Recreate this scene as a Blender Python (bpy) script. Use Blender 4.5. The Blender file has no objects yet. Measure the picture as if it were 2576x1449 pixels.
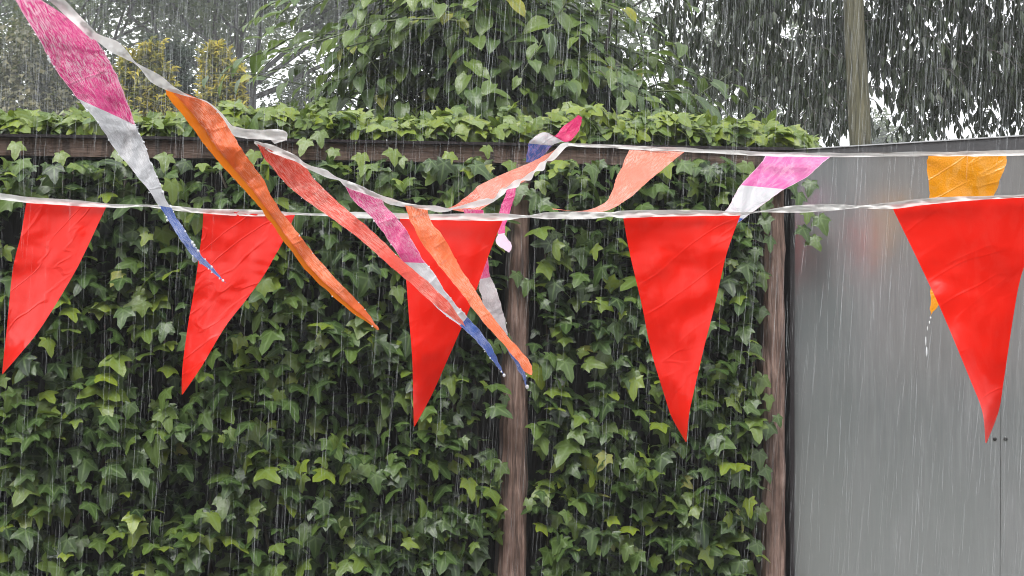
import bpy, math, random
import numpy as np
from mathutils import Vector, Matrix, noise as mnoise

random.seed(7)
rng = np.random.default_rng(7)
R = math.radians
SC = bpy.context.scene
COL = SC.collection

# ------------------------------------------------------------------ camera, sky, sun, exposure
EYE = 1.5
FPX = 2576 * 50.0 / 36.0          # focal length in the units of a 2576-wide picture
cam_d = bpy.data.cameras.new('camera')
cam_d.lens = 50.0
cam_d.sensor_width = 36.0
cam_d.clip_start = 0.05
cam_d.clip_end = 2000.0
cam = bpy.data.objects.new('camera', cam_d)
cam.location = (0, 0, EYE)
cam.rotation_euler = (R(90), 0, 0)
COL.objects.link(cam)
SC.camera = cam

SUN_EL, SUN_AZ = R(58), R(200)     # azimuth measured clockwise from +Y; behind the camera, a little to its left
world = bpy.data.worlds.new('World')
SC.world = world
world.use_nodes = True
wn = world.node_tree
wn.nodes.clear()
w_out = wn.nodes.new('ShaderNodeOutputWorld')
w_bg = wn.nodes.new('ShaderNodeBackground')
w_sky = wn.nodes.new('ShaderNodeTexSky')
w_sky.sky_type = 'NISHITA'
w_sky.sun_disc = False
w_sky.sun_elevation = SUN_EL
w_sky.sun_rotation = SUN_AZ
w_sky.dust_density = 4.0
w_hsv = wn.nodes.new('ShaderNodeHueSaturation')
w_hsv.inputs['Saturation'].default_value = 0.10      # rain cloud: the sky's colour is greyed out
w_mix = wn.nodes.new('ShaderNodeMix'); w_mix.data_type = 'RGBA'
w_mix.inputs[0].default_value = 0.65
w_mix.inputs[7].default_value = (9.6, 9.9, 10.2, 1)   # even cloud cover
wn.links.new(w_sky.outputs[0], w_hsv.inputs['Color'])
wn.links.new(w_hsv.outputs[0], w_mix.inputs[6])
wn.links.new(w_mix.outputs[2], w_bg.inputs['Color'])
w_bg.inputs['Strength'].default_value = 0.12
wn.links.new(w_bg.outputs[0], w_out.inputs['Surface'])

sun_d = bpy.data.lights.new('sun', 'SUN')
sun_d.energy = 1.5
sun_d.angle = R(30)
sun_d.color = (1.0, 0.98, 0.95)
sun = bpy.data.objects.new('sun', sun_d)
sun.rotation_euler = (R(90) - SUN_EL, 0, math.pi - SUN_AZ)
sun.location = (0, -3, 12)
COL.objects.link(sun)

SC.view_settings.view_transform = 'Standard'
SC.view_settings.look = 'None'
SC.view_settings.gamma = 1.0
SC.view_settings.use_curve_mapping = False
SC.view_settings.exposure = 1.15
SC.render.engine = 'CYCLES'
SC.cycles.use_denoising = True
SC.cycles.max_bounces = 7
SC.cycles.filter_width = 1.0
SC.cycles.transparent_max_bounces = 24
SC.cycles.volume_bounces = 0
SC.cycles.caustics_reflective = False
SC.cycles.caustics_refractive = False


# ------------------------------------------------------------------ helpers
def P(x, y, d):
    """A point of the place at distance d (m) that the photograph shows at x, y (2576 x 1449)."""
    return Vector(((x - 1288) / FPX * d, d, EYE + (724.5 - y) / FPX * d))


def tag(o, label=None, cat=None, group=None, kind=None):
    if label: o['label'] = label
    if cat: o['category'] = cat
    if group: o['group'] = group
    if kind: o['kind'] = kind
    return o


def empty(name, loc=(0, 0, 0)):
    o = bpy.data.objects.new(name, None)
    o.location = loc
    o.empty_display_size = 0.1
    COL.objects.link(o)
    return o


def link(name, me, mat=None, parent=None, smooth=False):
    if mat and not me.materials:
        me.materials.append(mat)
    if smooth and len(me.polygons):
        me.polygons.foreach_set('use_smooth', np.ones(len(me.polygons), dtype=bool))
    o = bpy.data.objects.new(name, me)
    COL.objects.link(o)
    if parent is not None:
        o.parent = parent
        o.matrix_parent_inverse = Matrix.Translation(-Vector(parent.location))
    return o


def arr_mesh(name, verts, tris, attrs=None, uv=None):
    """Triangle mesh from arrays; attrs = {name: float per vertex}; uv per vertex."""
    verts = np.asarray(verts, dtype=np.float32).reshape(-1, 3)
    tris = np.asarray(tris, dtype=np.int32).reshape(-1, 3)
    me = bpy.data.meshes.new(name)
    me.vertices.add(len(verts)); me.vertices.foreach_set('co', verts.ravel())
    me.loops.add(tris.size); me.loops.foreach_set('vertex_index', tris.ravel())
    me.polygons.add(len(tris))
    me.polygons.foreach_set('loop_start', np.arange(0, tris.size, 3, dtype=np.int32))
    for k, v in (attrs or {}).items():
        a = me.attributes.new(k, 'FLOAT', 'POINT')
        a.data.foreach_set('value', np.asarray(v, dtype=np.float32))
    if uv is not None:
        l = me.uv_layers.new(name='UVMap')
        l.data.foreach_set('uv', np.asarray(uv, dtype=np.float32)[tris.ravel()].ravel())
    me.update(calc_edges=True)
    return me


class MB:
    """Collects boxes and tubes into one mesh."""
    def __init__(self):
        self.v, self.f = [], []

    def box(self, c8):
        n = len(self.v)
        self.v += [tuple(p) for p in c8]
        for q in ((0, 3, 2, 1), (4, 5, 6, 7), (0, 1, 5, 4), (1, 2, 6, 5), (2, 3, 7, 6), (3, 0, 4, 7)):
            self.f.append(tuple(n + i for i in q))

    def tube(self, pts, rad, sides=6, jit=0.0):
        n0 = len(self.v)
        pts = [Vector(p) for p in pts]
        m = len(pts)
        ref = Vector((0.31, 0.77, 0.21)).normalized()
        for i, p in enumerate(pts):
            t = (pts[min(i + 1, m - 1)] - pts[max(i - 1, 0)])
            t = t.normalized() if t.length > 1e-9 else Vector((0, 0, 1))
            a = t.cross(ref)
            a = a.normalized() if a.length > 1e-4 else t.orthogonal().normalized()
            b = t.cross(a)
            for k in range(sides):
                an = 2 * math.pi * k / sides
                r = rad[i] * (1 + (random.uniform(-jit, jit) if jit else 0))
                self.v.append(tuple(p + (a * math.cos(an) + b * math.sin(an)) * r))
        for i in range(m - 1):
            for k in range(sides):
                k2 = (k + 1) % sides
                self.f.append((n0 + i * sides + k, n0 + i * sides + k2, n0 + (i + 1) * sides + k2, n0 + (i + 1) * sides + k))
        self.f.append(tuple(n0 + k for k in reversed(range(sides))))
        self.f.append(tuple(n0 + (m - 1) * sides + k for k in range(sides)))

    def build(self, name, mat, parent=None, smooth=False):
        me = bpy.data.meshes.new(name)
        me.from_pydata(self.v, [], self.f)
        me.update()
        return link(name, me, mat, parent, smooth)


# ------------------------------------------------------------------ materials
def new_mat(name):
    m = bpy.data.materials.new(name)
    m.use_nodes = True
    nt = m.node_tree
    nt.nodes.clear()
    out = nt.nodes.new('ShaderNodeOutputMaterial')
    return m, nt, out


def N(nt, kind, **kw):
    n = nt.nodes.new('ShaderNode' + kind)
    for k, v in kw.items():
        if hasattr(n, k) and k not in ('Scale',):
            setattr(n, k, v)
    return n


def ramp(nt, fac, stops, interp='LINEAR'):
    r = nt.nodes.new('ShaderNodeValToRGB')
    r.color_ramp.interpolation = interp
    el = r.color_ramp.elements
    while len(el) > 1:
        el.remove(el[-1])
    el[0].position, el[0].color = stops[0][0], (*stops[0][1], 1)
    for p, c in stops[1:]:
        e = el.new(p); e.color = (*c, 1)
    nt.links.new(fac, r.inputs[0])
    return r.outputs[0]


def noise(nt, scale, detail=4, rough=0.55, coord=None, stretch=None, dist=0.0):
    t = nt.nodes.new('ShaderNodeTexNoise')
    t.inputs['Scale'].default_value = scale
    t.inputs['Detail'].default_value = detail
    t.inputs['Roughness'].default_value = rough
    t.inputs['Distortion'].default_value = dist
    if coord is None:
        coord = nt.nodes.new('ShaderNodeNewGeometry').outputs['Position']
    if stretch:
        mp = nt.nodes.new('ShaderNodeMapping')
        mp.inputs['Scale'].default_value = stretch
        nt.links.new(coord, mp.inputs['Vector'])
        coord = mp.outputs[0]
    nt.links.new(coord, t.inputs['Vector'])
    return t.outputs['Fac']


def mixc(nt, fac, a, b, mode='MIX'):
    m = nt.nodes.new('ShaderNodeMix'); m.data_type = 'RGBA'; m.blend_type = mode
    for s, v in ((0, fac), (6, a), (7, b)):
        if hasattr(v, 'links'):
            nt.links.new(v, m.inputs[s])
        else:
            m.inputs[s].default_value = v if s == 0 else (*v, 1)
    return m.outputs[2]


def math_n(nt, op, a, b=0.0):
    m = nt.nodes.new('ShaderNodeMath'); m.operation = op
    for s, v in ((0, a), (1, b)):
        if hasattr(v, 'links'):
            nt.links.new(v, m.inputs[s])
        else:
            m.inputs[s].default_value = v
    return m.outputs[0]


def bump(nt, height, strength=0.3, dist=0.01):
    b = nt.nodes.new('ShaderNodeBump')
    b.inputs['Strength'].default_value = strength
    b.inputs['Distance'].default_value = dist
    nt.links.new(height, b.inputs['Height'])
    return b.outputs[0]


def principled(nt, color, rough=0.5, spec=0.5, normal=None, metallic=0.0, coat=0.0):
    b = nt.nodes.new('ShaderNodeBsdfPrincipled')
    if hasattr(color, 'links'):
        nt.links.new(color, b.inputs['Base Color'])
    else:
        b.inputs['Base Color'].default_value = (*color, 1)
    if hasattr(rough, 'links'):
        nt.links.new(rough, b.inputs['Roughness'])
    else:
        b.inputs['Roughness'].default_value = rough
    b.inputs['Specular IOR Level'].default_value = spec
    b.inputs['Metallic'].default_value = metallic
    b.inputs['Coat Weight'].default_value = coat
    b.inputs['Coat Roughness'].default_value = 0.12
    if normal is not None:
        nt.links.new(normal, b.inputs['Normal'])
    return b


def with_translucency(nt, out, b, color, amount):
    t = nt.nodes.new('ShaderNodeBsdfTranslucent')
    if hasattr(color, 'links'):
        nt.links.new(color, t.inputs['Color'])
    else:
        t.inputs['Color'].default_value = (*color, 1)
    m = nt.nodes.new('ShaderNodeMixShader')
    m.inputs[0].default_value = amount
    nt.links.new(b.outputs[0], m.inputs[1])
    nt.links.new(t.outputs[0], m.inputs[2])
    nt.links.new(m.outputs[0], out.inputs['Surface'])


def leaf_mat(name, stops, rough=0.32, trans=0.25, vein=(0.16, 0.22, 0.07), vein_amt=0.55, bump_s=0.35, nscale=60, spec=0.5):
    m, nt, out = new_mat(name)
    at = nt.nodes.new('ShaderNodeAttribute'); at.attribute_name = 'tint'
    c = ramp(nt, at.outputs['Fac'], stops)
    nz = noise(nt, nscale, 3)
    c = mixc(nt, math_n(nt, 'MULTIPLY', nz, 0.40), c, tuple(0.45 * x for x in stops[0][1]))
    av = nt.nodes.new('ShaderNodeAttribute'); av.attribute_name = 'vein'
    vm = ramp(nt, av.outputs['Fac'], [(0.72, (0, 0, 0)), (0.97, (1, 1, 1))])
    vm = math_n(nt, 'MULTIPLY', vm, vein_amt)
    c = mixc(nt, vm, c, vein)
    nb = bump(nt, noise(nt, nscale * 1.6, 2), bump_s, 0.004)
    b = principled(nt, c, rough, spec, nb)
    with_translucency(nt, out, b, mixc(nt, 0.5, c, (0.20, 0.30, 0.03)), trans)
    return m


def flag_mat(name, stops, wet=0.35, wet_scale=90, trans=0.3, rough=0.28, skew=0.0, light=(0.9, 0.62, 0.55), streak=False, crease=0.5, hem=0.0, ridge_h=0.12):
    """Thin wet plastic: printed bands along V, water film as paler speckle, fine creases."""
    m, nt, out = new_mat(name)
    uvn = nt.nodes.new('ShaderNodeUVMap'); uvn.uv_map = 'UVMap'
    sx = nt.nodes.new('ShaderNodeSeparateXYZ')
    nt.links.new(uvn.outputs[0], sx.inputs[0])
    v = math_n(nt, 'ADD', sx.outputs['Y'], math_n(nt, 'MULTIPLY', sx.outputs['X'], skew))
    c = ramp(nt, v, stops, 'CONSTANT')
    pos = nt.nodes.new('ShaderNodeNewGeometry').outputs['Position']
    uvs = nt.nodes.new('ShaderNodeMapping'); uvs.inputs['Scale'].default_value = (1.0, 1.5, 1.0) if streak else (1.0, 2.0, 1.0)
    nt.links.new(uvn.outputs[0], uvs.inputs['Vector'])
    n1 = noise(nt, wet_scale * 0.22, 4, 0.62, uvs.outputs[0], (1.0, 0.5, 1.0), 1.0)
    n2 = noise(nt, 16, 3, 0.6, pos)
    w = ramp(nt, n1, [(0.46, (0, 0, 0)), (0.56, (1, 1, 1))])
    w2 = ramp(nt, n2, [(0.38, (0.08, 0.08, 0.08)), (0.60, (1, 1, 1))])
    f = math_n(nt, 'MULTIPLY', math_n(nt, 'MULTIPLY', w, w2), wet)
    edge = math_n(nt, 'GREATER_THAN', math_n(nt, 'ABSOLUTE', math_n(nt, 'SUBTRACT', sx.outputs['X'], 0.5)), 0.482)
    f = math_n(nt, 'MAXIMUM', f, math_n(nt, 'MULTIPLY', edge, hem))
    c2 = mixc(nt, f, c, light if light else mixc(nt, 0.55, c, (0.88, 0.88, 0.9)))
    rot = nt.nodes.new('ShaderNodeMapping'); rot.inputs['Rotation'].default_value = (0, R(32), 0)
    nt.links.new(pos, rot.inputs['Vector'])
    ridge = noise(nt, 1.0, 2, 0.4, rot.outputs[0], (6, 6, 22), 0.5)
    ridge = ramp(nt, math_n(nt, 'ABSOLUTE', math_n(nt, 'SUBTRACT', ridge, 0.5)), [(0.0, (1, 1, 1)), (0.035, (0, 0, 0))])
    h = math_n(nt, 'ADD', math_n(nt, 'MULTIPLY', noise(nt, 11, 2, 0.45, pos, (1, 1, 1.5), 0.8), 0.5), math_n(nt, 'MULTIPLY', n1, 0.16 if wet > 0.2 else 0.0))
    h = math_n(nt, 'ADD', h, math_n(nt, 'MULTIPLY', ridge, ridge_h))
    nb = bump(nt, h, crease, 0.012)
    if wet > 0.2:
        nf = noise(nt, 330, 2, 0.6, pos)
        b2 = nt.nodes.new('ShaderNodeBump'); b2.inputs['Strength'].default_value = 0.55; b2.inputs['Distance'].default_value = 0.0016
        nt.links.new(nf, b2.inputs['Height']); nt.links.new(nb, b2.inputs['Normal']); nb = b2.outputs[0]
    b = principled(nt, c2, rough if wet < 0.2 else 0.16, 0.3 if wet < 0.2 else 0.55, nb)
    with_translucency(nt, out, b, c2, trans)
    return m


def wood_mat(name, c0, c1, c2, rough=0.6, horiz=False, scale=1.0, spec=0.3):
    m, nt, out = new_mat(name)
    st = (5, 40, 90) if horiz else (120, 120, 8)
    pos = nt.nodes.new('ShaderNodeNewGeometry').outputs['Position']
    g = noise(nt, 1.0 * scale, 6, 0.65, pos, st, 0.6)
    big = noise(nt, 9.0 * scale, 4, 0.6, pos)
    drip = noise(nt, 1.0, 4, 0.6, pos, (55, 55, 5))
    c = ramp(nt, g, [(0.30, c0), (0.52, c1), (0.75, c2)])
    c = mixc(nt, ramp(nt, big, [(0.4, (0, 0, 0)), (0.7, (0.75, 0.75, 0.75))]), c, c0)
    c = mixc(nt, ramp(nt, drip, [(0.5, (0, 0, 0)), (0.62, (0.7, 0.7, 0.7))]), c, tuple(0.3 * x for x in c0))
    nb = bump(nt, g, 0.7, 0.006)
    b = principled(nt, c, rough, spec, nb)
    nt.links.new(b.outputs[0], out.inputs['Surface'])
    return m


def plain_mat(name, color, rough=0.5, var=0.35, scale=20, bump_s=0.2, spec=0.5):
    m, nt, out = new_mat(name)
    nz = noise(nt, scale, 5, 0.6)
    c = mixc(nt, math_n(nt, 'MULTIPLY', nz, var * 2), color, tuple(0.35 * x for x in color))
    b = principled(nt, c, rough, spec, bump(nt, nz, bump_s, 0.01))
    nt.links.new(b.outputs[0], out.inputs['Surface'])
    return m


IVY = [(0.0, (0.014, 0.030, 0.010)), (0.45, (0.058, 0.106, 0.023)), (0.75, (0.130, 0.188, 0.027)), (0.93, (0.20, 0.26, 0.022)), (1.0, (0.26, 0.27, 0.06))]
M_IVY = leaf_mat('ivy_leaf', IVY, rough=0.36, trans=0.20, vein=(0.15, 0.22, 0.08), vein_amt=0.5, spec=0.38)
M_BROAD = leaf_mat('broad_leaf', [(0, (0.036, 0.066, 0.028)), (0.5, (0.080, 0.136, 0.038)), (0.85, (0.16, 0.23, 0.030)), (1, (0.30, 0.30, 0.03))],
                   rough=0.36, trans=0.34, vein=(0.16, 0.23, 0.08), nscale=40, bump_s=0.6, spec=0.5)
M_LANCE = leaf_mat('lance_leaf', [(0, (0.009, 0.014, 0.007)), (0.6, (0.018, 0.028, 0.011)), (1, (0.05, 0.068, 0.018))], rough=0.42, trans=0.12, vein_amt=0.2, spec=0.35)
M_FAR = leaf_mat('hazed_far_leaf', [(0, (0.045, 0.062, 0.034)), (0.6, (0.095, 0.125, 0.062)), (1, (0.16, 0.19, 0.09))], rough=0.5, trans=0.2, vein_amt=0.0, nscale=8, spec=0.3)  # colours raised so the leaves carry part of the haze's paleness
M_FARB = leaf_mat('far_brown_leaf', [(0, (0.055, 0.055, 0.030)), (0.6, (0.13, 0.12, 0.06)), (1, (0.20, 0.175, 0.085))], rough=0.5, trans=0.2, vein_amt=0.0, nscale=8, spec=0.3)
M_GOLD = leaf_mat('golden_needles', [(0, (0.025, 0.042, 0.010)), (0.5, (0.16, 0.165, 0.020)), (1, (0.46, 0.37, 0.03))], rough=0.55, trans=0.15, vein_amt=0.0, nscale=12, spec=0.3)
M_DARKCON = leaf_mat('dark_needles', [(0, (0.008, 0.018, 0.012)), (1, (0.030, 0.050, 0.030))], rough=0.6, trans=0.05, vein_amt=0.0, nscale=12, spec=0.3)
M_BARK = wood_mat('green_bark', (0.055, 0.052, 0.030), (0.105, 0.097, 0.058), (0.19, 0.17, 0.11), 0.75, scale=0.45)
M_BARK2 = plain_mat('dark_bark', (0.035, 0.028, 0.022), 0.8, 0.3, 30, 0.5)
M_STEM = plain_mat('ivy_stem', (0.06, 0.045, 0.03), 0.7, 0.3, 60, 0.4)
M_SHOOT = plain_mat('green_shoot', (0.07, 0.09, 0.03), 0.5, 0.3, 40, 0.2)
M_POST = wood_mat('weathered_post', (0.085, 0.048, 0.036), (0.25, 0.165, 0.135), (0.43, 0.31, 0.26), 0.6)
M_RAIL = wood_mat('rail_wood', (0.045, 0.028, 0.022), (0.135, 0.088, 0.068), (0.24, 0.17, 0.135), 0.6, True)
M_PLANK = wood_mat('dark_plank', (0.008, 0.006, 0.005), (0.018, 0.014, 0.012), (0.034, 0.026, 0.022), 0.75, spec=0.2)
M_CAP = plain_mat('cap_strip', (0.022, 0.018, 0.020), 0.35, 0.3, 40, 0.15)
M_GROUND = plain_mat('wet_soil', (0.06, 0.055, 0.045), 0.6, 0.4, 3, 0.5)


def panel_mat():
    m, nt, out = new_mat('satin_grey_panel')
    pos = nt.nodes.new('ShaderNodeNewGeometry').outputs['Position']
    st = noise(nt, 1.0, 6, 0.7, pos, (90, 90, 2.2))
    big = noise(nt, 3.0, 3, 0.5, pos, (1.5, 1.5, 0.5))
    spk = noise(nt, 130, 2, 0.5, pos)
    c = ramp(nt, st, [(0.28, (0.20, 0.215, 0.222)), (0.55, (0.265, 0.28, 0.29)), (0.80, (0.42, 0.44, 0.45))])
    c = mixc(nt, ramp(nt, big, [(0.38, (0, 0, 0)), (0.62, (0.8, 0.8, 0.8))]), c, (0.19, 0.215, 0.215))
    c = mixc(nt, ramp(nt, spk, [(0.73, (0, 0, 0)), (0.78, (0.5, 0.5, 0.5))]), c, (0.4, 0.4, 0.4))
    rg = ramp(nt, st, [(0.3, (0.10, 0.10, 0.10)), (0.7, (0.17, 0.17, 0.17))])
    b = principled(nt, c, 0.5, 0.3)
    gl = nt.nodes.new('ShaderNodeBsdfGlossy')
    gl.inputs['Color'].default_value = (0.85, 0.85, 0.85, 1)
    nt.links.new(rg, gl.inputs['Roughness'])
    mx = nt.nodes.new('ShaderNodeMixShader'); mx.inputs[0].default_value = 0.42
    nt.links.new(b.outputs[0], mx.inputs[1]); nt.links.new(gl.outputs[0], mx.inputs[2])
    nt.links.new(mx.outputs[0], out.inputs['Surface'])
    return m


def tape_mat():
    m, nt, out = new_mat('white_tape')
    nz = noise(nt, 60, 3, 0.6)
    c = mixc(nt, nz, (0.82, 0.81, 0.79), (0.62, 0.605, 0.59))
    b = principled(nt, c, 0.4, 0.4, bump(nt, noise(nt, 45, 3), 0.35, 0.006))
    t = nt.nodes.new('ShaderNodeBsdfTranslucent'); t.inputs['Color'].default_value = (0.8, 0.79, 0.77, 1)
    m1 = nt.nodes.new('ShaderNodeMixShader'); m1.inputs[0].default_value = 0.3
    nt.links.new(b.outputs[0], m1.inputs[1]); nt.links.new(t.outputs[0], m1.inputs[2])
    tr = nt.nodes.new('ShaderNodeBsdfTransparent')
    m2 = nt.nodes.new('ShaderNodeMixShader'); m2.inputs[0].default_value = 0.12
    nt.links.new(m1.outputs[0], m2.inputs[1]); nt.links.new(tr.outputs[0], m2.inputs[2])
    nt.links.new(m2.outputs[0], out.inputs['Surface'])
    return m


M_PANEL = panel_mat()
M_TAPE = tape_mat()
RED = (0.82, 0.015, 0.006)
MAG = (0.64, 0.022, 0.20)
WHT = (0.50, 0.50, 0.52)
BLU = (0.025, 0.085, 0.36)
M_RED = flag_mat('red_flag', [(0.0, RED)], wet=0.05, wet_scale=40, trans=0.35, rough=0.30, light=(0.85, 0.2, 0.17), crease=0.22, ridge_h=0.12)
M_REDC = flag_mat('creased_red_flag', [(0.0, RED)], wet=0.06, wet_scale=40, trans=0.35, rough=0.22, light=(0.85, 0.2, 0.17), crease=0.30, ridge_h=0.25)
M_TRI = flag_mat('pink_white_blue_flag', [(0.0, MAG), (0.375, WHT), (0.705, BLU)], wet=0.85, wet_scale=210, trans=0.3, light=None, hem=0.6)
M_TRIFAR = flag_mat('pale_pink_white_flag', [(0.0, (0.66, 0.10, 0.36)), (0.375, (0.56, 0.56, 0.59)), (0.705, BLU)], wet=0.35, wet_scale=30, trans=0.4, light=(0.8, 0.5, 0.65), streak=True, hem=0.6)
M_ORANGE = flag_mat('orange_flag', [(0.0, (0.80, 0.15, 0.03))], wet=0.85, wet_scale=170, trans=0.35, light=(0.92, 0.42, 0.28))
M_ORANGE2 = flag_mat('orange_backlit_underside', [(0.0, (0.78, 0.20, 0.008))], wet=0.15, wet_scale=60, trans=0.45, light=(0.80, 0.34, 0.15), crease=0.3)  # backlit look of the folded strip put into a more saturated orange
M_SALMON = flag_mat('salmon_flag', [(0.0, (0.74, 0.06, 0.03))], wet=0.9, wet_scale=170, trans=0.35, light=(0.88, 0.42, 0.35), streak=True)
M_SALMON2 = flag_mat('salmon_orange_flag', [(0.0, (0.78, 0.20, 0.12)), (0.66, (0.78, 0.10, 0.03))], wet=0.85, wet_scale=130, trans=0.4, light=(0.85, 0.46, 0.38), skew=-0.12)
M_AMBER = flag_mat('amber_flag', [(0.0, (0.80, 0.30, 0.004))], wet=0.3, wet_scale=20, trans=0.35, rough=0.22, light=(0.85, 0.48, 0.15), crease=0.45)
M_LIP = flag_mat('magenta_lilac_flag', [(0.0, MAG), (0.70, (0.66, 0.50, 0.62))], wet=0.4, wet_scale=80, trans=0.35, light=(0.8, 0.45, 0.58))
M_JOINT = flag_mat('flipped_flag', [(0.0, (0.72, 0.03, 0.16)), (0.46, WHT), (0.72, (0.07, 0.13, 0.40))], wet=0.3, wet_scale=60, trans=0.35, light=(0.85, 0.4, 0.5))


# ------------------------------------------------------------------ the two buntings as drawn lines (left edge, right edge, distances)
def dA(x):
    return float(np.interp(x, [-400, 140, 610, 1140, 1715, 2420, 2900], [2.66, 2.48, 2.33, 2.06, 1.92, 1.76, 1.65]))


def red(secs, twist=0.0):
    return [(a, b, c, d, dA(a) + 0.004 + twist * k / len(secs), dA(c) + 0.004 - twist * k / len(secs)) for k, (a, b, c, d) in enumerate(secs)]


RED_FLAGS = [
    (red([(67, 503, 271, 513), (53, 588, 243, 572), (40, 640, 214, 634), (30, 694, 183, 694), (18, 817, 108, 817), (11, 880, 56, 884), (5, 941, 6, 942)], 0.05),
     'red pennant at the far end, its tip nearest the picture edge'),
    (red([(512, 528, 744, 536), (508, 588, 716, 600), (500, 645, 690, 647), (494, 694, 663, 694), (483, 760, 617, 757), (473, 817, 566, 823), (459, 923, 507, 922), (457, 992, 459, 993)], 0.04),
     'red pennant with a pale crease, crossed by the blue and the orange tips'),
    (red([(1005, 542, 1268, 548), (1012, 610, 1243, 606), (1020, 682, 1217, 676), (1028, 788, 1178, 784), (1037, 902, 1127, 902), (1039, 996, 1085, 996), (1041, 1072, 1043, 1073)], -0.04),
     'red pennant behind the crossing pink and orange flags'),
    (red([(1567, 543, 1865, 536), (1578, 606, 1842, 596), (1589, 659, 1823, 657), (1615, 769, 1797, 772), (1638, 883, 1769, 883), (1672, 996, 1743, 996), (1690, 1050, 1733, 1046), (1725, 1112, 1727, 1112)], 0.03),
     'plain red pennant hanging over the ivy between the two posts'),
    (red([(2241, 515, 2622, 490), (2296, 628, 2592, 620), (2336, 712, 2566, 705), (2375, 797, 2549, 797), (2439, 951, 2526, 951), (2471, 1035, 2512, 1035), (2479, 1114, 2482, 1114)], -0.03),
     'largest red pennant, in front of the grey panel'),
]


def dep(secs, d0, d1, tw=0.0):
    n = len(secs) - 1
    return [(*s, d0 + (d1 - d0) * k / n + tw * (1 - k / n), d0 + (d1 - d0) * k / n - tw * (1 - k / n)) for k, s in enumerate(secs)]


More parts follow.
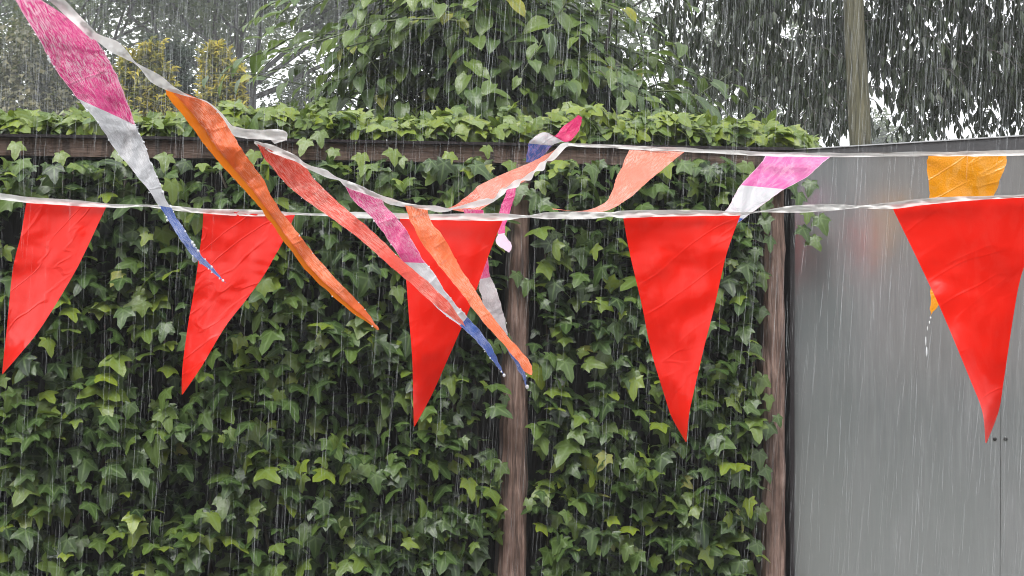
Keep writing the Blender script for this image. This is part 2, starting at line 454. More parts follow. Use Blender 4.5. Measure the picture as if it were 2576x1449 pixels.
MIX_FLAGS = [
    (dep([(-5, -70, 231, 82), (87, 80, 262, 132), (131, 161, 294, 190), (194, 246, 341, 313), (245, 308, 357, 350), (295, 382, 375, 395), (340, 437, 400, 455), (394, 508, 424, 513), (441, 585, 474, 592), (490, 648, 505, 640), (567, 711, 569, 712)], 1.28, 1.34, -0.03),
     M_TRI, 'large wet pink, white and blue flag streaming from the high end', {}),
    (dep([(415, 222, 452, 229), (427, 250, 520, 258), (469, 301, 553, 288), (497, 340, 575, 320), (526, 378, 605, 371), (570, 430, 637, 416), (613, 476, 663, 452), (653, 522, 694, 512), (706, 595, 745, 580), (776, 687, 803, 655), (863, 768, 877, 735), (910, 803, 922, 783), (951, 831, 954, 828)], 1.48, 1.56, 0.0),
     M_ORANGE, 'long orange flag streaming past the tape of the red pennants', dict(split=(0.30, M_ORANGE2), fold=(0.30, 0.035))),
    (dep([(647, 362, 768, 417), (664, 395, 790, 449), (706, 448, 821, 481), (760, 497, 862, 519), (884, 585, 924, 570), (975, 663, 1002, 645), (1066, 742, 1082, 715), (1122, 789, 1134, 768), (1168, 820, 1171, 822)], 1.70, 1.76, -0.02),
     M_SALMON, 'wet salmon red flag crossing over the pink, white and blue one', {}),
    (dep([(868, 468, 961, 501), (890, 505, 973, 523), (933, 545, 1002, 552), (966, 590, 1030, 592), (1010, 653, 1067, 657), (1050, 712, 1093, 690), (1088, 762, 1125, 738), (1124, 796, 1155, 775), (1160, 822, 1179, 800), (1208, 868, 1217, 845), (1240, 910, 1247, 893), (1268, 944, 1270, 945)], 1.86, 1.93, -0.02),
     M_TRI, 'pink, white and blue flag beneath the salmon one, its tip above the post', {}),
    (dep([(1019, 517, 1075, 524), (1035, 561, 1083, 555), (1066, 618, 1119, 600), (1111, 676, 1151, 660), (1164, 742, 1192, 724), (1210, 803, 1229, 783), (1267, 866, 1282, 850), (1304, 913, 1327, 900), (1324, 938, 1338, 925), (1334, 943, 1337, 943)], 1.99, 1.96, -0.015),
     M_ORANGE, 'bright orange flag crossing in front of the third red pennant', {}),
    (dep([(1165, 526, 1216, 528), (1190, 620, 1222, 612), (1200, 670, 1230, 672), (1205, 702, 1235, 696), (1206, 728, 1247, 724), (1222, 777, 1261, 768), (1243, 818, 1272, 803), (1262, 850, 1277, 840), (1285, 895, 1298, 888), (1308, 937, 1319, 930), (1325, 971, 1327, 972)], 2.2, 2.2, 0.0),
     M_TRI, 'pink, white and blue flag mostly behind the third red pennant', {}),
    (dep([(1277, 470, 1301, 463), (1262, 515, 1289, 514), (1254, 545, 1279, 545), (1255, 570, 1271, 570), (1251, 592, 1271, 588), (1247, 606, 1277, 598), (1254, 619, 1284, 611), (1266, 627, 1286, 622), (1279, 635, 1281, 636)], 2.52, 2.45, 0.0),
     M_LIP, 'narrow twisted magenta flag with a pale lilac end', {}),
    (dep([(1409, 369, 1407, 380), (1358, 397, 1366, 411), (1310, 419, 1335, 445), (1259, 440, 1299, 467), (1211, 463, 1259, 488), (1185, 486, 1242, 506), (1160, 505, 1220, 521), (1140, 518, 1190, 535), (1126, 524, 1128, 526)], 2.98, 2.40, 0.0),
     M_SALMON2, 'pale salmon flag blown along the tape towards the knot', {}),
    (dep([(1455, 289, 1465, 296), (1420, 317, 1456, 326), (1396, 341, 1438, 353), (1380, 335, 1412, 357), (1361, 334, 1399, 361), (1336, 352, 1391, 365), (1329, 363, 1386, 368), (1325, 385, 1370, 389), (1322, 408, 1345, 409)], 3.05, 3.06, 0.0),
     M_JOINT, 'crimson, white and blue flag flipped up over the knot', {}),
    (dep([(1583, 377, 1722, 382), (1568, 412, 1692, 405), (1551, 446, 1642, 447), (1541, 478, 1612, 474), (1525, 507, 1580, 500), (1490, 525, 1545, 522), (1450, 531, 1500, 534), (1389, 524, 1392, 527)], 2.93, 2.80, 0.02),
     M_SALMON2, 'pale salmon flag curling away behind the lower tape', {}),
    (dep([(1925, 387, 2093, 391), (1920, 405, 2067, 413), (1888, 437, 2028, 446), (1857, 474, 1961, 484), (1830, 522, 1902, 528), (1795, 568, 1838, 574), (1780, 620, 1784, 622)], 2.83, 2.76, 0.02),
     M_TRIFAR, 'pale pink and white flag blown sideways beside the grey panel', {}),
    (dep([(2336, 389, 2532, 389), (2333, 421, 2528, 421), (2338, 496, 2502, 490), (2341, 600, 2455, 600), (2341, 700, 2400, 700), (2341, 750, 2370, 750), (2340, 794, 2342, 795)], 2.72, 2.70, 0.0),
     M_AMBER, 'amber flag behind the largest red pennant', {}),
]

TAPE_A = [(-300, 470, 488), (-120, 478, 492), (0, 486, 502), (67, 495, 510), (141, 500, 515), (200, 504, 519), (268, 512, 522), (310, 514, 523), (353, 515, 519), (406, 516, 525), (459, 520, 532), (512, 525, 537),
          (564, 526, 541), (635, 527, 544), (700, 531, 543), (743, 535, 541), (811, 537, 543), (850, 536, 546), (899, 533, 549), (1005, 536, 550), (1077, 538, 553), (1190, 537, 555), (1265, 537, 555), (1323, 542, 547),
          (1352, 538, 549), (1380, 534, 551), (1475, 532, 551), (1536, 534, 546), (1568, 530, 549), (1661, 528, 545), (1790, 529, 543), (1862, 533, 542), (1915, 530, 534), (1979, 519, 535), (2050, 514, 533), (2110, 514, 528),
          (2164, 517, 523), (2238, 509, 526), (2349, 497, 513), (2480, 493, 502), (2622, 487, 496), (2900, 476, 492)]
TAPE_B = [
    [(40, -120, 10, -100, 1.20), (100, -60, 70, -42, 1.23), (163, 0, 122, 0, 1.265), (236, 76, 222, 92, 1.265), (248, 85, 238, 99, 1.30), (295, 104, 278, 131, 1.38), (323, 131, 314, 147, 1.40), (345, 159, 347, 168, 1.42),
     (402, 188, 383, 209, 1.44), (443, 222, 418, 226, 1.46), (482, 243, 455, 238, 1.47), (520, 255, 497, 252, 1.52), (556, 283, 548, 291, 1.57), (577, 308, 571, 320, 1.62), (592, 318, 590, 342, 1.64), (640, 325, 640, 350, 1.66),
     (700, 326, 702, 352, 1.68), (722, 334, 722, 352, 1.69), (718, 352, 706, 340, 1.70), (690, 362, 680, 350, 1.71)],
    [(640, 354, 640, 362, 1.69), (655, 357, 654, 372, 1.69), (695, 368, 702, 392, 1.695), (740, 388, 746, 408, 1.70), (767, 410, 768, 421, 1.71), (790, 419, 785, 430, 1.73), (822, 429, 820, 446, 1.76), (850, 446, 852, 453, 1.80), (874, 456, 868, 469, 1.835),
     (905, 466, 905, 484, 1.85), (958, 490, 957, 503, 1.87), (985, 498, 980, 514, 1.93), (1018, 510, 1018, 520, 1.98), (1074, 517, 1074, 529, 2.0), (1102, 519, 1105, 534, 2.05), (1130, 525, 1128, 533, 2.10), (1152, 519, 1146, 527, 2.14),
     (1185, 509, 1190, 522, 2.2), (1222, 499, 1224, 515, 2.28), (1243, 499, 1243, 506, 2.34), (1258, 476, 1268, 489, 2.42), (1275, 470, 1277, 476, 2.45), (1294, 455, 1302, 471, 2.5), (1312, 450, 1313, 455, 2.55), (1331, 435, 1336, 452, 2.6), (1345, 427, 1347, 431, 2.66), (1358, 410, 1368, 427, 2.72), (1374, 402, 1376, 406, 2.78), (1388, 387, 1394, 402, 2.84), (1410, 364, 1419, 374, 2.94),
     (1430, 358, 1430, 368, 3.0)],
    [(1428, 359, 1428, 368, 3.0), (1560, 365, 1560, 374, 2.96), (1693, 371, 1693, 381, 2.91), (1910, 381, 1910, 392, 2.815), (2087, 384, 2087, 395, 2.77), (2336, 382, 2336, 393, 2.71), (2535, 378, 2535, 392, 2.66), (2900, 366, 2900, 383, 2.56)],
]


def catmull(pts, sub):
    p = np.asarray(pts, dtype=float)
    n = len(p)
    out = []
    for i in range(n - 1):
        p0, p1, p2, p3 = p[max(i - 1, 0)], p[i], p[i + 1], p[min(i + 2, n - 1)]
        for k in range(sub):
            t = k / sub
            out.append(0.5 * (2 * p1 + (p2 - p0) * t + (2 * p0 - 5 * p1 + 4 * p2 - p3) * t * t + (3 * p1 - p0 - 3 * p2 + p3) * t ** 3))
    out.append(p[-1])
    return np.array(out)


# a coarse depth picture, only used to choose which leaves are large enough in view to be objects of their own
GW, GH = 644, 362
ZB = np.full((GH, GW), 1e9)


def to_px(v):
    return 1288 + v[..., 0] / v[..., 1] * FPX, 724.5 - (v[..., 2] - EYE) / v[..., 1] * FPX


for secs in [f[0] for f in RED_FLAGS] + [f[0] for f in MIX_FLAGS]:
    c = catmull(secs, 30)
    for u in np.linspace(0, 1, 100):
        xs, ys, ds = c[:, 0] * (1 - u) + c[:, 2] * u, c[:, 1] * (1 - u) + c[:, 3] * u, c[:, 4]
        ix, iy = (xs / 4).astype(int), (ys / 4).astype(int)
        ok = (ix >= 0) & (ix < GW) & (iy >= 0) & (iy < GH)
        np.minimum.at(ZB, (iy[ok], ix[ok]), ds[ok])
for gx in range(GW):      # the fence and the panel hide what is behind and below their top edge
    ZB[int(np.interp(gx * 4, [0, 2000, 2576], [341, 376, 340]) / 4):, gx] = np.minimum(ZB[int(np.interp(gx * 4, [0, 2000, 2576], [341, 376, 340]) / 4):, gx], 4.45)


# ------------------------------------------------------------------ ground
g = arr_mesh('ground', [(-300, -300, 0), (300, -300, 0), (300, 500, 0), (-300, 500, 0)], [(0, 1, 2), (0, 2, 3)])
tag(link('ground', g, M_GROUND), 'wet garden soil running under the fence', 'ground', kind='structure')

# ------------------------------------------------------------------ fence
FA, FB = P(0, 340, 3.91), P(2000, 375, 4.30)
FD = Vector((FB.x - FA.x, FB.y - FA.y, 0)).normalized()
FN = Vector((FD.y, -FD.x, 0))                    # towards the camera
FO = Vector((FA.x, FA.y, 0))
ZT = EYE + 0.42


def F(u, w, z):
    p = FO + FD * u + FN * w
    return Vector((p.x, p.y, z))


def fence_u(px, w=0.0):
    r = Vector(((px - 1288) / FPX, 1.0, 0))
    t = (FO.dot(FN) + w) / r.dot(FN)
    return (r * t - FO).dot(FD), t


def FP(px, py, w):
    u, t = fence_u(px, w)
    return F(u, w, EYE + (724.5 - py) / FPX * t)


def fbox(mb, u0, u1, w0, w1, z0, z1):
    mb.box([F(u0, w0, z0), F(u1, w0, z0), F(u1, w1, z0), F(u0, w1, z0), F(u0, w0, z1), F(u1, w0, z1), F(u1, w1, z1), F(u0, w1, z1)])


fence = empty('wooden_fence', F(1.0, 0, 0))
tag(fence, 'dark wooden plank fence with weathered posts, overgrown by ivy', 'fence')
U_END = fence_u(1976)[0]
u = -1.6
k = 0
while u < U_END - 0.02:
    w_ = min(0.118, U_END - u)
    mb = MB()
    o_ = random.uniform(-0.003, 0.003) - (0.021 if k % 2 else 0)
    fbox(mb, u - 0.006, u + w_ + 0.006, -0.040 + o_, -0.024 + o_, 0.02, ZT - 0.010 + random.uniform(-.004, 0))
    mb.build('plank', M_PLANK, fence)
    u += w_
    k += 1
# weathered top rail: an uneven beam
mb = MB()
nseg = 60
prof = []
for i in range(nseg + 1):
    uu = -1.6 + (U_END + 1.6 - 0.012) * i / nseg
    j = [0.0025 * mnoise.noise(Vector((uu * 6, q * 9.1, 3))) for q in range(4)]
    prof.append([F(uu, -0.015, ZT - 0.058 + j[0]), F(uu, 0.030 + j[1], ZT - 0.058 + j[0]), F(uu, 0.032 + j[2], ZT - 0.0085), F(uu, -0.015, ZT - 0.0085)])
for r_ in prof:
    mb.v += [tuple(p) for p in r_]
for i in range(nseg):
    for q in range(4):
        a, b = i * 4 + q, i * 4 + (q + 1) % 4
        mb.f.append((a, b, b + 4, a + 4))
mb.f.append((3, 2, 1, 0)); mb.f.append(tuple(nseg * 4 + q for q in range(4)))
mb.build('top_rail', M_RAIL, fence)
mb = MB(); fbox(mb, -1.6, U_END + 0.01, -0.045, 0.046, ZT - 0.008, ZT); mb.build('cap_strip', M_CAP, fence)


def post(pl, pr, w0, w1, ztop, seed):
    """Rough timber between left edge pl(y) and right edge pr(y), given as picture lines at the fence's own distance."""
    mb = MB()
    n = 46
    for i in range(n + 1):
        z = ztop * i / n
        rows = []
        for edge, sgn in ((pl, -1), (pr, 1)):
            y = 724.5 - (z - EYE) / 4.1 * FPX
            px = edge[0][0] + (edge[1][0] - edge[0][0]) * (y - edge[0][1]) / (edge[1][1] - edge[0][1])
            uu = fence_u(px, w1)[0]
            uu += 0.0045 * mnoise.noise(Vector((seed, z * 9, sgn * 4))) + (0.004 * mnoise.noise(Vector((seed + 3, z * 30, sgn))))
            rows.append(uu)
        j = 0.003 * mnoise.noise(Vector((seed, z * 12, 9)))
        mid = (rows[0] + rows[1]) / 2
        mb.v += [tuple(F(rows[0], w0, z)), tuple(F(rows[0], w1 - 0.012, z)), tuple(F(rows[0] + 0.010, w1 + j, z)), tuple(F(mid, w1 + 0.004 - j, z)), tuple(F(rows[1] - 0.008, w1 - j, z)), tuple(F(rows[1], w1 - 0.010, z)), tuple(F(rows[1], w0, z))]
    for i in range(n):
        for q in range(7):
            a, b = i * 7 + q, i * 7 + (q + 1) % 7
            mb.f.append((b, a, a + 7, b + 7))
    mb.f.append(tuple(range(7))); mb.f.append(tuple(n * 7 + q for q in reversed(range(7))))
    return mb.build('post', M_POST, fence)


tag(post([(1290, 480), (1254, 1449)], [(1334, 480), (1325, 1449)], -0.018, 0.062, ZT - 0.062, 2.0), 'bare brown post in the middle of the ivy')
tag(post([(1926, 480), (1920, 1449)], [(1976, 480), (1979, 1449)], -0.018, 0.050, ZT - 0.062, 8.0), 'brown post at the end, next to the grey panel')
mb = MB(); fbox(mb, fence_u(1979)[0] + 0.003, fence_u(1992)[0], -0.05, 0.022, 0.0, ZT - 0.0105); mb.build('gap_strip', M_CAP, fence)

# ------------------------------------------------------------------ grey panel: two boards, a capping, screws
pa = F(fence_u(1992)[0] + 0.003, 0.0, 0)
PD = Vector((math.cos(R(12.5)), -math.sin(R(12.5)), 0))
PN = Vector((PD.y, -PD.x, 0))


def PA(s, w, z):
    p = pa + PD * s + PN * (w - (ZT - z) * 0.040)      # the panel leans a little towards the viewer
    return Vector((p.x, p.y, z))


def panel_s(px, w=0.0):
    r = Vector(((px - 1288) / FPX, 1.0, 0))
    t = (pa.dot(PN) + w) / r.dot(PN)
    return (r * t - pa).dot(PD), t


def PP(px, py, w):
    s, t = panel_s(px, w)
    return PA(s, w, EYE + (724.5 - py) / FPX * t)


panel = empty('metal_panel', pa)
tag(panel, 'smooth wet grey panel joining the end of the ivy fence', 'panel')
s_seam = panel_s(2521)[0]
for s0, s1, lab in ((0.0, s_seam - 0.0008, 'wide grey sheet with blurred reflections'), (s_seam + 0.0008, 1.5, 'grey sheet beyond the seam')):
    mb = MB()
    zt0, zt1 = PP(1992, 378, 0).z, None
    def ztop(s):
        a, b = PP(1992, 381, 0), PP(2576, 366, 0)
        sb = panel_s(2576)[0]
        return a.z + (b.z - a.z) * s / sb
    mb.box([PA(s0, 0.0, 0.02), PA(s1, 0.0, 0.02), PA(s1, -0.03, 0.02), PA(s0, -0.03, 0.02), PA(s0, 0.0, ztop(s0)), PA(s1, 0.0, ztop(s1)), PA(s1, -0.03, ztop(s1)), PA(s0, -0.03, ztop(s0))])
    o = mb.build('sheet', M_PANEL, panel)
    o['label'] = lab
M_PCAP = plain_mat('panel_capping', (0.10, 0.10, 0.105), 0.35, 0.3, 30, 0.1)
M_PEDGE = plain_mat('capping_edge', (0.45, 0.46, 0.47), 0.3, 0.1, 30, 0.05)
sb = panel_s(2576)[0]
def zline(y0, y1, s, w):
    a, b = PP(1992, y0, w).z, PP(2576, y1, w).z
    return a + (b - a) * s / sb
for nm, ya, yb, w0, w1, mt in (('capping', (378, 343), (386, 378), 0.010, -0.045, M_PCAP), ('capping_edge', (375, 339), (377.5, 342.5), 0.014, -0.050, M_PEDGE)):
    mb = MB()
    c = []
    for y in (yb, ya):
        for s, w in ((-0.002, w0), (1.5, w0), (1.5, w1), (-0.002, w1)):
            c.append(PA(s, w, zline(*y, s, w0)))
    mb.box(c)
    mb.build(nm, mt, panel)
M_SCREW = plain_mat('screw_head', (0.02, 0.02, 0.02), 0.5, 0.2, 50, 0.1)
for px in (2506, 2533):
    mb = MB()
    c = PP(px, 1107, 0.0)
    mb.tube([c - PN * 0.002, c + PN * 0.002, c + PN * 0.0032], [0.0058, 0.0058, 0.0035], 12)
    mb.build('screw', M_SCREW, panel)

# ------------------------------------------------------------------ unseen house, added to shade the front and darken the panel's reflection
def brick_mat():
    m, nt, out = new_mat('brown_brick')
    t = nt.nodes.new('ShaderNodeTexBrick')
    t.inputs['Scale'].default_value = 4.6
    t.inputs['Color1'].default_value = (0.16, 0.085, 0.06, 1)
    t.inputs['Color2'].default_value = (0.22, 0.12, 0.085, 1)
    t.inputs['Mortar'].default_value = (0.28, 0.26, 0.24, 1)
    t.inputs['Mortar Size'].default_value = 0.012
    mp = nt.nodes.new('ShaderNodeMapping'); mp.inputs['Rotation'].default_value = (R(90), 0, 0)
    nt.links.new(nt.nodes.new('ShaderNodeNewGeometry').outputs['Position'], mp.inputs['Vector'])
    nt.links.new(mp.outputs[0], t.inputs['Vector'])
    b = principled(nt, t.outputs['Color'], 0.7, 0.3)
    nt.links.new(b.outputs[0], out.inputs['Surface'])
    return m


HY = -4.2
house = empty('added_brick_house', (0, HY, 0))
tag(house, 'unseen brown brick house added behind the viewer to darken the grey panel reflection', 'house')
mb = MB()
def hbox(m_, x0, x1, y0, y1, z0, z1):
    m_.box([(x0, y0, z0), (x1, y0, z0), (x1, y1, z0), (x0, y1, z0), (x0, y0, z1), (x1, y0, z1), (x1, y1, z1), (x0, y1, z1)])
hbox(mb, -8, 7, HY - 7, HY, 0.0, 5.2); mb.build('wall', brick_mat(), house)
M_TILE = plain_mat('roof_tile', (0.06, 0.035, 0.03), 0.6, 0.3, 9, 0.4)
M_FRAME = plain_mat('window_paint', (0.5, 0.5, 0.48), 0.4, 0.1, 9, 0.1)
M_PANE = plain_mat('dark_pane', (0.02, 0.022, 0.025), 0.08, 0.1, 4, 0.0)
me = bpy.data.meshes.new('roof')
me.from_pydata([(-8.4, HY + 0.5, 5.21), (7.4, HY + 0.5, 5.21), (7.4, HY - 7.5, 5.21), (-8.4, HY - 7.5, 5.21), (-8.4, HY - 3.5, 8.2), (7.4, HY - 3.5, 8.2)], [], [(0, 1, 5, 4), (2, 3, 4, 5), (0, 4, 3), (1, 2, 5), (3, 2, 1, 0)])
link('roof', me, M_TILE, house)
for x0, x1, z0, z1 in ((-6.2, -4.4, 0.9, 2.3), (-2.6, -0.6, 0.1, 2.2), (2.2, 4.4, 0.9, 2.3), (-5.8, -4.4, 3.2, 4.5), (-1.6, -0.2, 3.2, 4.5), (2.6, 4.0, 3.2, 4.5)):
    mb = MB(); hbox(mb, x0, x1, HY + 0.003, HY + 0.05, z0, z1); w_o = mb.build('window', M_FRAME, house)
    mb = MB(); hbox(mb, x0 + .08, x1 - .08, HY + 0.053, HY + 0.058, z0 + .08, z1 - .08); p_o = mb.build('pane', M_PANE, None)
    p_o.parent = w_o

# ------------------------------------------------------------------ leaf shapes (tip towards +Y, upper side +Z)
def ivy_leaf(seed):
    r = random.Random(seed)
    lobes = [(-128, 0.42), (-62, 0.66), (0, 1.0), (62, 0.66), (128, 0.42)]
    tips = []
    for a, l in lobes:
        a2, l2 = a + r.uniform(-7, 7), l * r.uniform(0.85, 1.12)
        tips.append((R(a2), l2))
    V, vein = [(0, 0, 0)], [1.0]
    fold = r.uniform(0.05, 0.20)
    droop = r.uniform(0.10, 0.40)

    def add(a, l, h, vn):
        x, y = math.sin(a) * l, math.cos(a) * l
        z = h - droop * max(y, 0) ** 2 - fold * abs(x) * 0.9 - 0.15 * max(-y, 0)
        V.append((x, y, z)); vein.append(vn)
        return len(V) - 1
    mids, tip_i, sinus = [], [], []
    for a, l in tips:
        mids.append(add(a, l * 0.52, -0.015, 1.0)); tip_i.append(add(a, l, -0.03, 0.8))
    bul = []
    start = add(R(-168), 0.16, 0.02, 0.0); end = add(R(168), 0.16, 0.02, 0.0)
    for i in range(4):
        a = (tips[i][0] + tips[i + 1][0]) / 2
        l = min(tips[i][1], tips[i + 1][1]) * r.uniform(0.70, 0.90)
        sinus.append(add(a, l, 0.045, 0.0))
    edge = [start] + sinus + [end]
    T = []
    for i in range(5):
        a, l = tips[i]
        bl = add(a - 0.22, l * 0.80, 0.012, 0.1); br = add(a + 0.22, l * 0.80, 0.012, 0.1)
        m, t = mids[i], tip_i[i]
        T += [(0, m, edge[i]), (edge[i], m, bl), (bl, m, t), (t, m, br), (br, m, edge[i + 1]), (edge[i + 1], m, 0)]
    # petiole
    V = np.array(V, dtype=np.float32)
    T = [(c, b, a) for a, b, c in T]
    return V * np.array([1, 1, 1]), np.array(T), np.array(vein)


def broad_leaf(seed, rows=6, width=0.40, droop=0.35, fold=0.22, heart=True):
    r = random.Random(seed)
    droop *= r.uniform(0.5, 1.5); fold *= r.uniform(0.4, 1.5)
    curl = r.uniform(-0.25, 0.25)
    V, vein, T = [], [], []
    cols = (-1, -0.55, 0, 0.55, 1)
    for i in range(rows + 1):
        t = i / rows
        wd = width * (math.sin(math.pi * min(1, t * 0.92 + 0.08)) ** 0.75) * (1.12 - 0.5 * t) if i < rows else 0.004
        if i == 0:
            wd = width * (0.55 if heart else 0.06)
        for c in cols:
            x = c * wd * r.uniform(0.95, 1.05)
            y = t - (0.10 * abs(c) if (heart and i == 0) else 0) - (0.05 * abs(c) * (1 - t))
            z = fold * abs(x) - droop * t * t + 0.03 * math.sin(t * 9 + c * 2 + seed) * abs(c) + curl * x * t
            V.append((x, y, z)); vein.append(1.0 if c == 0 else (0.35 if abs(c) < 1 else 0.0))
    n = len(cols)
    for i in range(rows):
        for j in range(n - 1):
            a = i * n + j
            T += [(a, a + 1, a + n + 1), (a, a + n + 1, a + n)]
    return np.array(V, dtype=np.float32), np.array(T), np.array(vein)


def lance_leaf(seed):
    r = random.Random(seed)
    V, vein, T = [], [], []
    prof = [0.03, 0.21, 0.01]
    dr = r.uniform(0.05, 0.35); tw = r.uniform(-0.3, 0.3)
    for i, w in enumerate(prof):
        t = (0, 0.45, 1)[i]
        for c in (-1, 0, 1):
            V.append((c * w, t, 0.25 * abs(c * w) - dr * t * t + tw * c * w * t)); vein.append(1.0 if c == 0 else 0.0)
    for i in range(2):
        for j in range(2):
            a = i * 3 + j
            T += [(a, a + 1, a + 4), (a, a + 4, a + 3)]
    return np.array(V, dtype=np.float32), np.array(T), np.array(vein)


def chip_leaf(seed, w=0.36):
    r = random.Random(seed)
    V = np.array([(0, 0, 0), (w, 0.5, r.uniform(.05, .2)), (0, 1, -0.1), (-w, 0.45, r.uniform(.05, .2))], dtype=np.float32)
    return V, np.array([(0, 1, 2), (0, 2, 3)]), np.zeros(4)


LV_IVY = [ivy_leaf(s) for s in range(6)]
LV_BROAD = [broad_leaf(s + 20) for s in range(6)]
LV_LANCE = [lance_leaf(s + 40) for s in range(5)]
LV_CHIP = [chip_leaf(s) for s in range(4)]
LV_BLADE = [chip_leaf(s, 0.14) for s in range(3)]


def frame(pos, nrm, tip, size):
    """4x4 placing a leaf: +Z along nrm, +Y as near to tip as it gets."""
    nx, ny, nz = nrm
    l = math.sqrt(nx * nx + ny * ny + nz * nz) or 1.0
    nx, ny, nz = nx / l, ny / l, nz / l
    tx, ty, tz = tip
    k = tx * nx + ty * ny + tz * nz
    tx, ty, tz = tx - nx * k, ty - ny * k, tz - nz * k
    l = math.sqrt(tx * tx + ty * ty + tz * tz)
    if l < 1e-6:
        tx, ty, tz, l = 1.0, 0.0, 0.0, 1.0
    tx, ty, tz = tx / l, ty / l, tz / l
    x0, x1, x2 = ty * nz - tz * ny, tz * nx - tx * nz, tx * ny - ty * nx
    return np.array(((x0 * size, tx * size, nx * size, pos[0]), (x1 * size, ty * size, ny * size, pos[1]), (x2 * size, tz * size, nz * size, pos[2]), (0, 0, 0, 1.0)))


def joined(name, variants, insts, mat, parent):
    """All leaves of insts [(variant, tint, matrix)] as one mesh."""
    vs, ts, ve, ti = [], [], [], []
    off = 0
    by = {}
    for vi, tn, M in insts:
        by.setdefault(vi, []).append((tn, M))
    for vi, lst in by.items():
        V, T, vein = variants[vi]
        Ms = np.array([m for _, m in lst])
        tn = np.array([t for t, _ in lst])
        W = np.einsum('nij,vj->nvi', Ms[:, :3, :3], V) + Ms[:, None, :3, 3]
        n, nv = len(lst), len(V)
        vs.append(W.reshape(-1, 3))
        ts.append((T[None] + (np.arange(n) * nv)[:, None, None] + off).reshape(-1, 3))
        ve.append(np.tile(vein, n)); ti.append(np.repeat(tn, nv))
        off += n * nv
    me = arr_mesh(name, np.concatenate(vs), np.concatenate(ts), {'tint': np.concatenate(ti), 'vein': np.concatenate(ve)})
    return link(name, me, mat, parent, True)


MESHES = {}


def scatter(parent, key, variants, insts, mat, rest, most=300, least=3):
    """The leaves that show largest become objects; the rest is one mesh."""
    xs, ys, ds, ids = [], [], [], []
    for k, (vi, tn, M) in enumerate(insts):
        V, T, _ = variants[vi]
        W = V @ M[:3, :3].T + M[:3, 3]
        tri = W[T]
        pts = np.concatenate([tri.mean(1), tri[:, 0] * .6 + tri[:, 1] * .2 + tri[:, 2] * .2, tri[:, 0] * .2 + tri[:, 1] * .6 + tri[:, 2] * .2, tri[:, 0] * .2 + tri[:, 1] * .2 + tri[:, 2] * .6])
        x, y = to_px(pts)
        xs.append(x / 4); ys.append(y / 4); ds.append(pts[:, 1]); ids.append(np.full(len(pts), k))
    xs, ys, ds, ids = map(np.concatenate, (xs, ys, ds, ids))
    ok = (xs >= 0) & (xs < GW) & (ys >= 0) & (ys < GH)
    ix, iy, ds, ids = xs[ok].astype(int), ys[ok].astype(int), ds[ok], ids[ok]
    np.minimum.at(ZB, (iy, ix), ds)
    vis = ds <= ZB[iy, ix] + 0.004
    cell = np.unique(np.stack([ids[vis], iy[vis] * GW + ix[vis]], 1), axis=0)
    cnt = np.bincount(cell[:, 0], minlength=len(insts))
    order = np.argsort(-cnt)[:most]
    chosen = set(int(i) for i in order if cnt[i] >= least)
    inv = Matrix.Translation(-Vector(parent.location))
    for i in sorted(chosen, key=lambda q: -cnt[q]):
        vi, tn, M = insts[i]
        lv = int(round(tn * 14))
        mk = (key, vi, lv)
        if mk not in MESHES:
            V, T, vein = variants[vi]
            me = arr_mesh('leaf', V, T, {'tint': np.full(len(V), lv / 14), 'vein': vein})
            me.materials.append(mat)
            me.polygons.foreach_set('use_smooth', np.ones(len(T), dtype=bool))
            MESHES[mk] = me
        o = bpy.data.objects.new('leaf', MESHES[mk])
        COL.objects.link(o)
        o.parent = parent
        o.matrix_parent_inverse = inv
        o.matrix_basis = Matrix(M.tolist())
    left = [q for k, q in enumerate(insts) if k not in chosen]
    if left:
        o = joined(rest, variants, left, mat, parent)
        o['kind'] = 'stuff'


def nz2(x, y, s, z=0.0):
    return mnoise.noise(Vector((x * s, y * s, z)))


# ------------------------------------------------------------------ ivy on the fence
def ivy_on(px0, px1, py0, py1, count, seed):
    rr = random.Random(seed)
    ins = []
    tries = 0
    while len(ins) < count and tries < count * 12:
        tries += 1
        px, py = rr.uniform(px0, px1), rr.uniform(py0, py1)
        layer = rr.random()
        dens = 0.62 + 0.9 * nz2(px, py, 0.0062, seed) + 0.4 * nz2(px, py, 0.021, seed + 5)
        if layer > 0.35 and rr.random() > dens:
            continue
        w = 0.015 + 0.03 * rr.random() if layer < 0.35 else 0.04 + 0.09 * rr.random() + 0.06 * max(0, nz2(px, py, 0.008, 9))
        p = FP(px, py, w)
        up = R(rr.gauss(50, 26))
        yaw = R(rr.gauss(0, 42))
        n = FN * math.cos(up) * math.cos(yaw) + FD * math.cos(up) * math.sin(yaw) + Vector((0, 0, 1)) * math.sin(up)
        roll = R(rr.gauss(0, 38))
        tip = Vector((0, 0, -1)) * math.cos(roll) + FD * math.sin(roll) + FN * rr.uniform(0, 0.8)
        size = (0.026 + 0.038 * rr.random() + 0.020 * rr.random() ** 4) * (0.85 if layer < 0.35 else 1.0)
        t = rr.gauss(0.36, 0.19)
        if rr.random() < 0.17: t = rr.uniform(0.65, 0.93)
        if rr.random() < 0.006: t = 1.0
        if layer < 0.35: t -= 0.15  # shade of the back layer put into a darker leaf tint
        ins.append((rr.randrange(6), min(max(t, 0), 1), frame(p, n, tip, size)))
    return ins, rr


def ivy_stems(parent, px0, px1, n, seed):
    rr = random.Random(seed)
    for k in range(n):
        px = rr.uniform(px0, px1)
        pts, rad = [], []
        w = rr.uniform(0.0, 0.03)
        r0 = rr.uniform(0.003, 0.008)
        for i in range(14):
            py = 1700 - 1310 * i / 13
            px += rr.gauss(0, 14)
            px = min(max(px, px0), px1)
            pts.append(FP(px, py, w + 0.008 * rr.random())); rad.append(r0 * (1 - 0.5 * i / 13))
        mb = MB(); mb.tube(pts, rad, 6); mb.build('stem', M_STEM, parent, True)


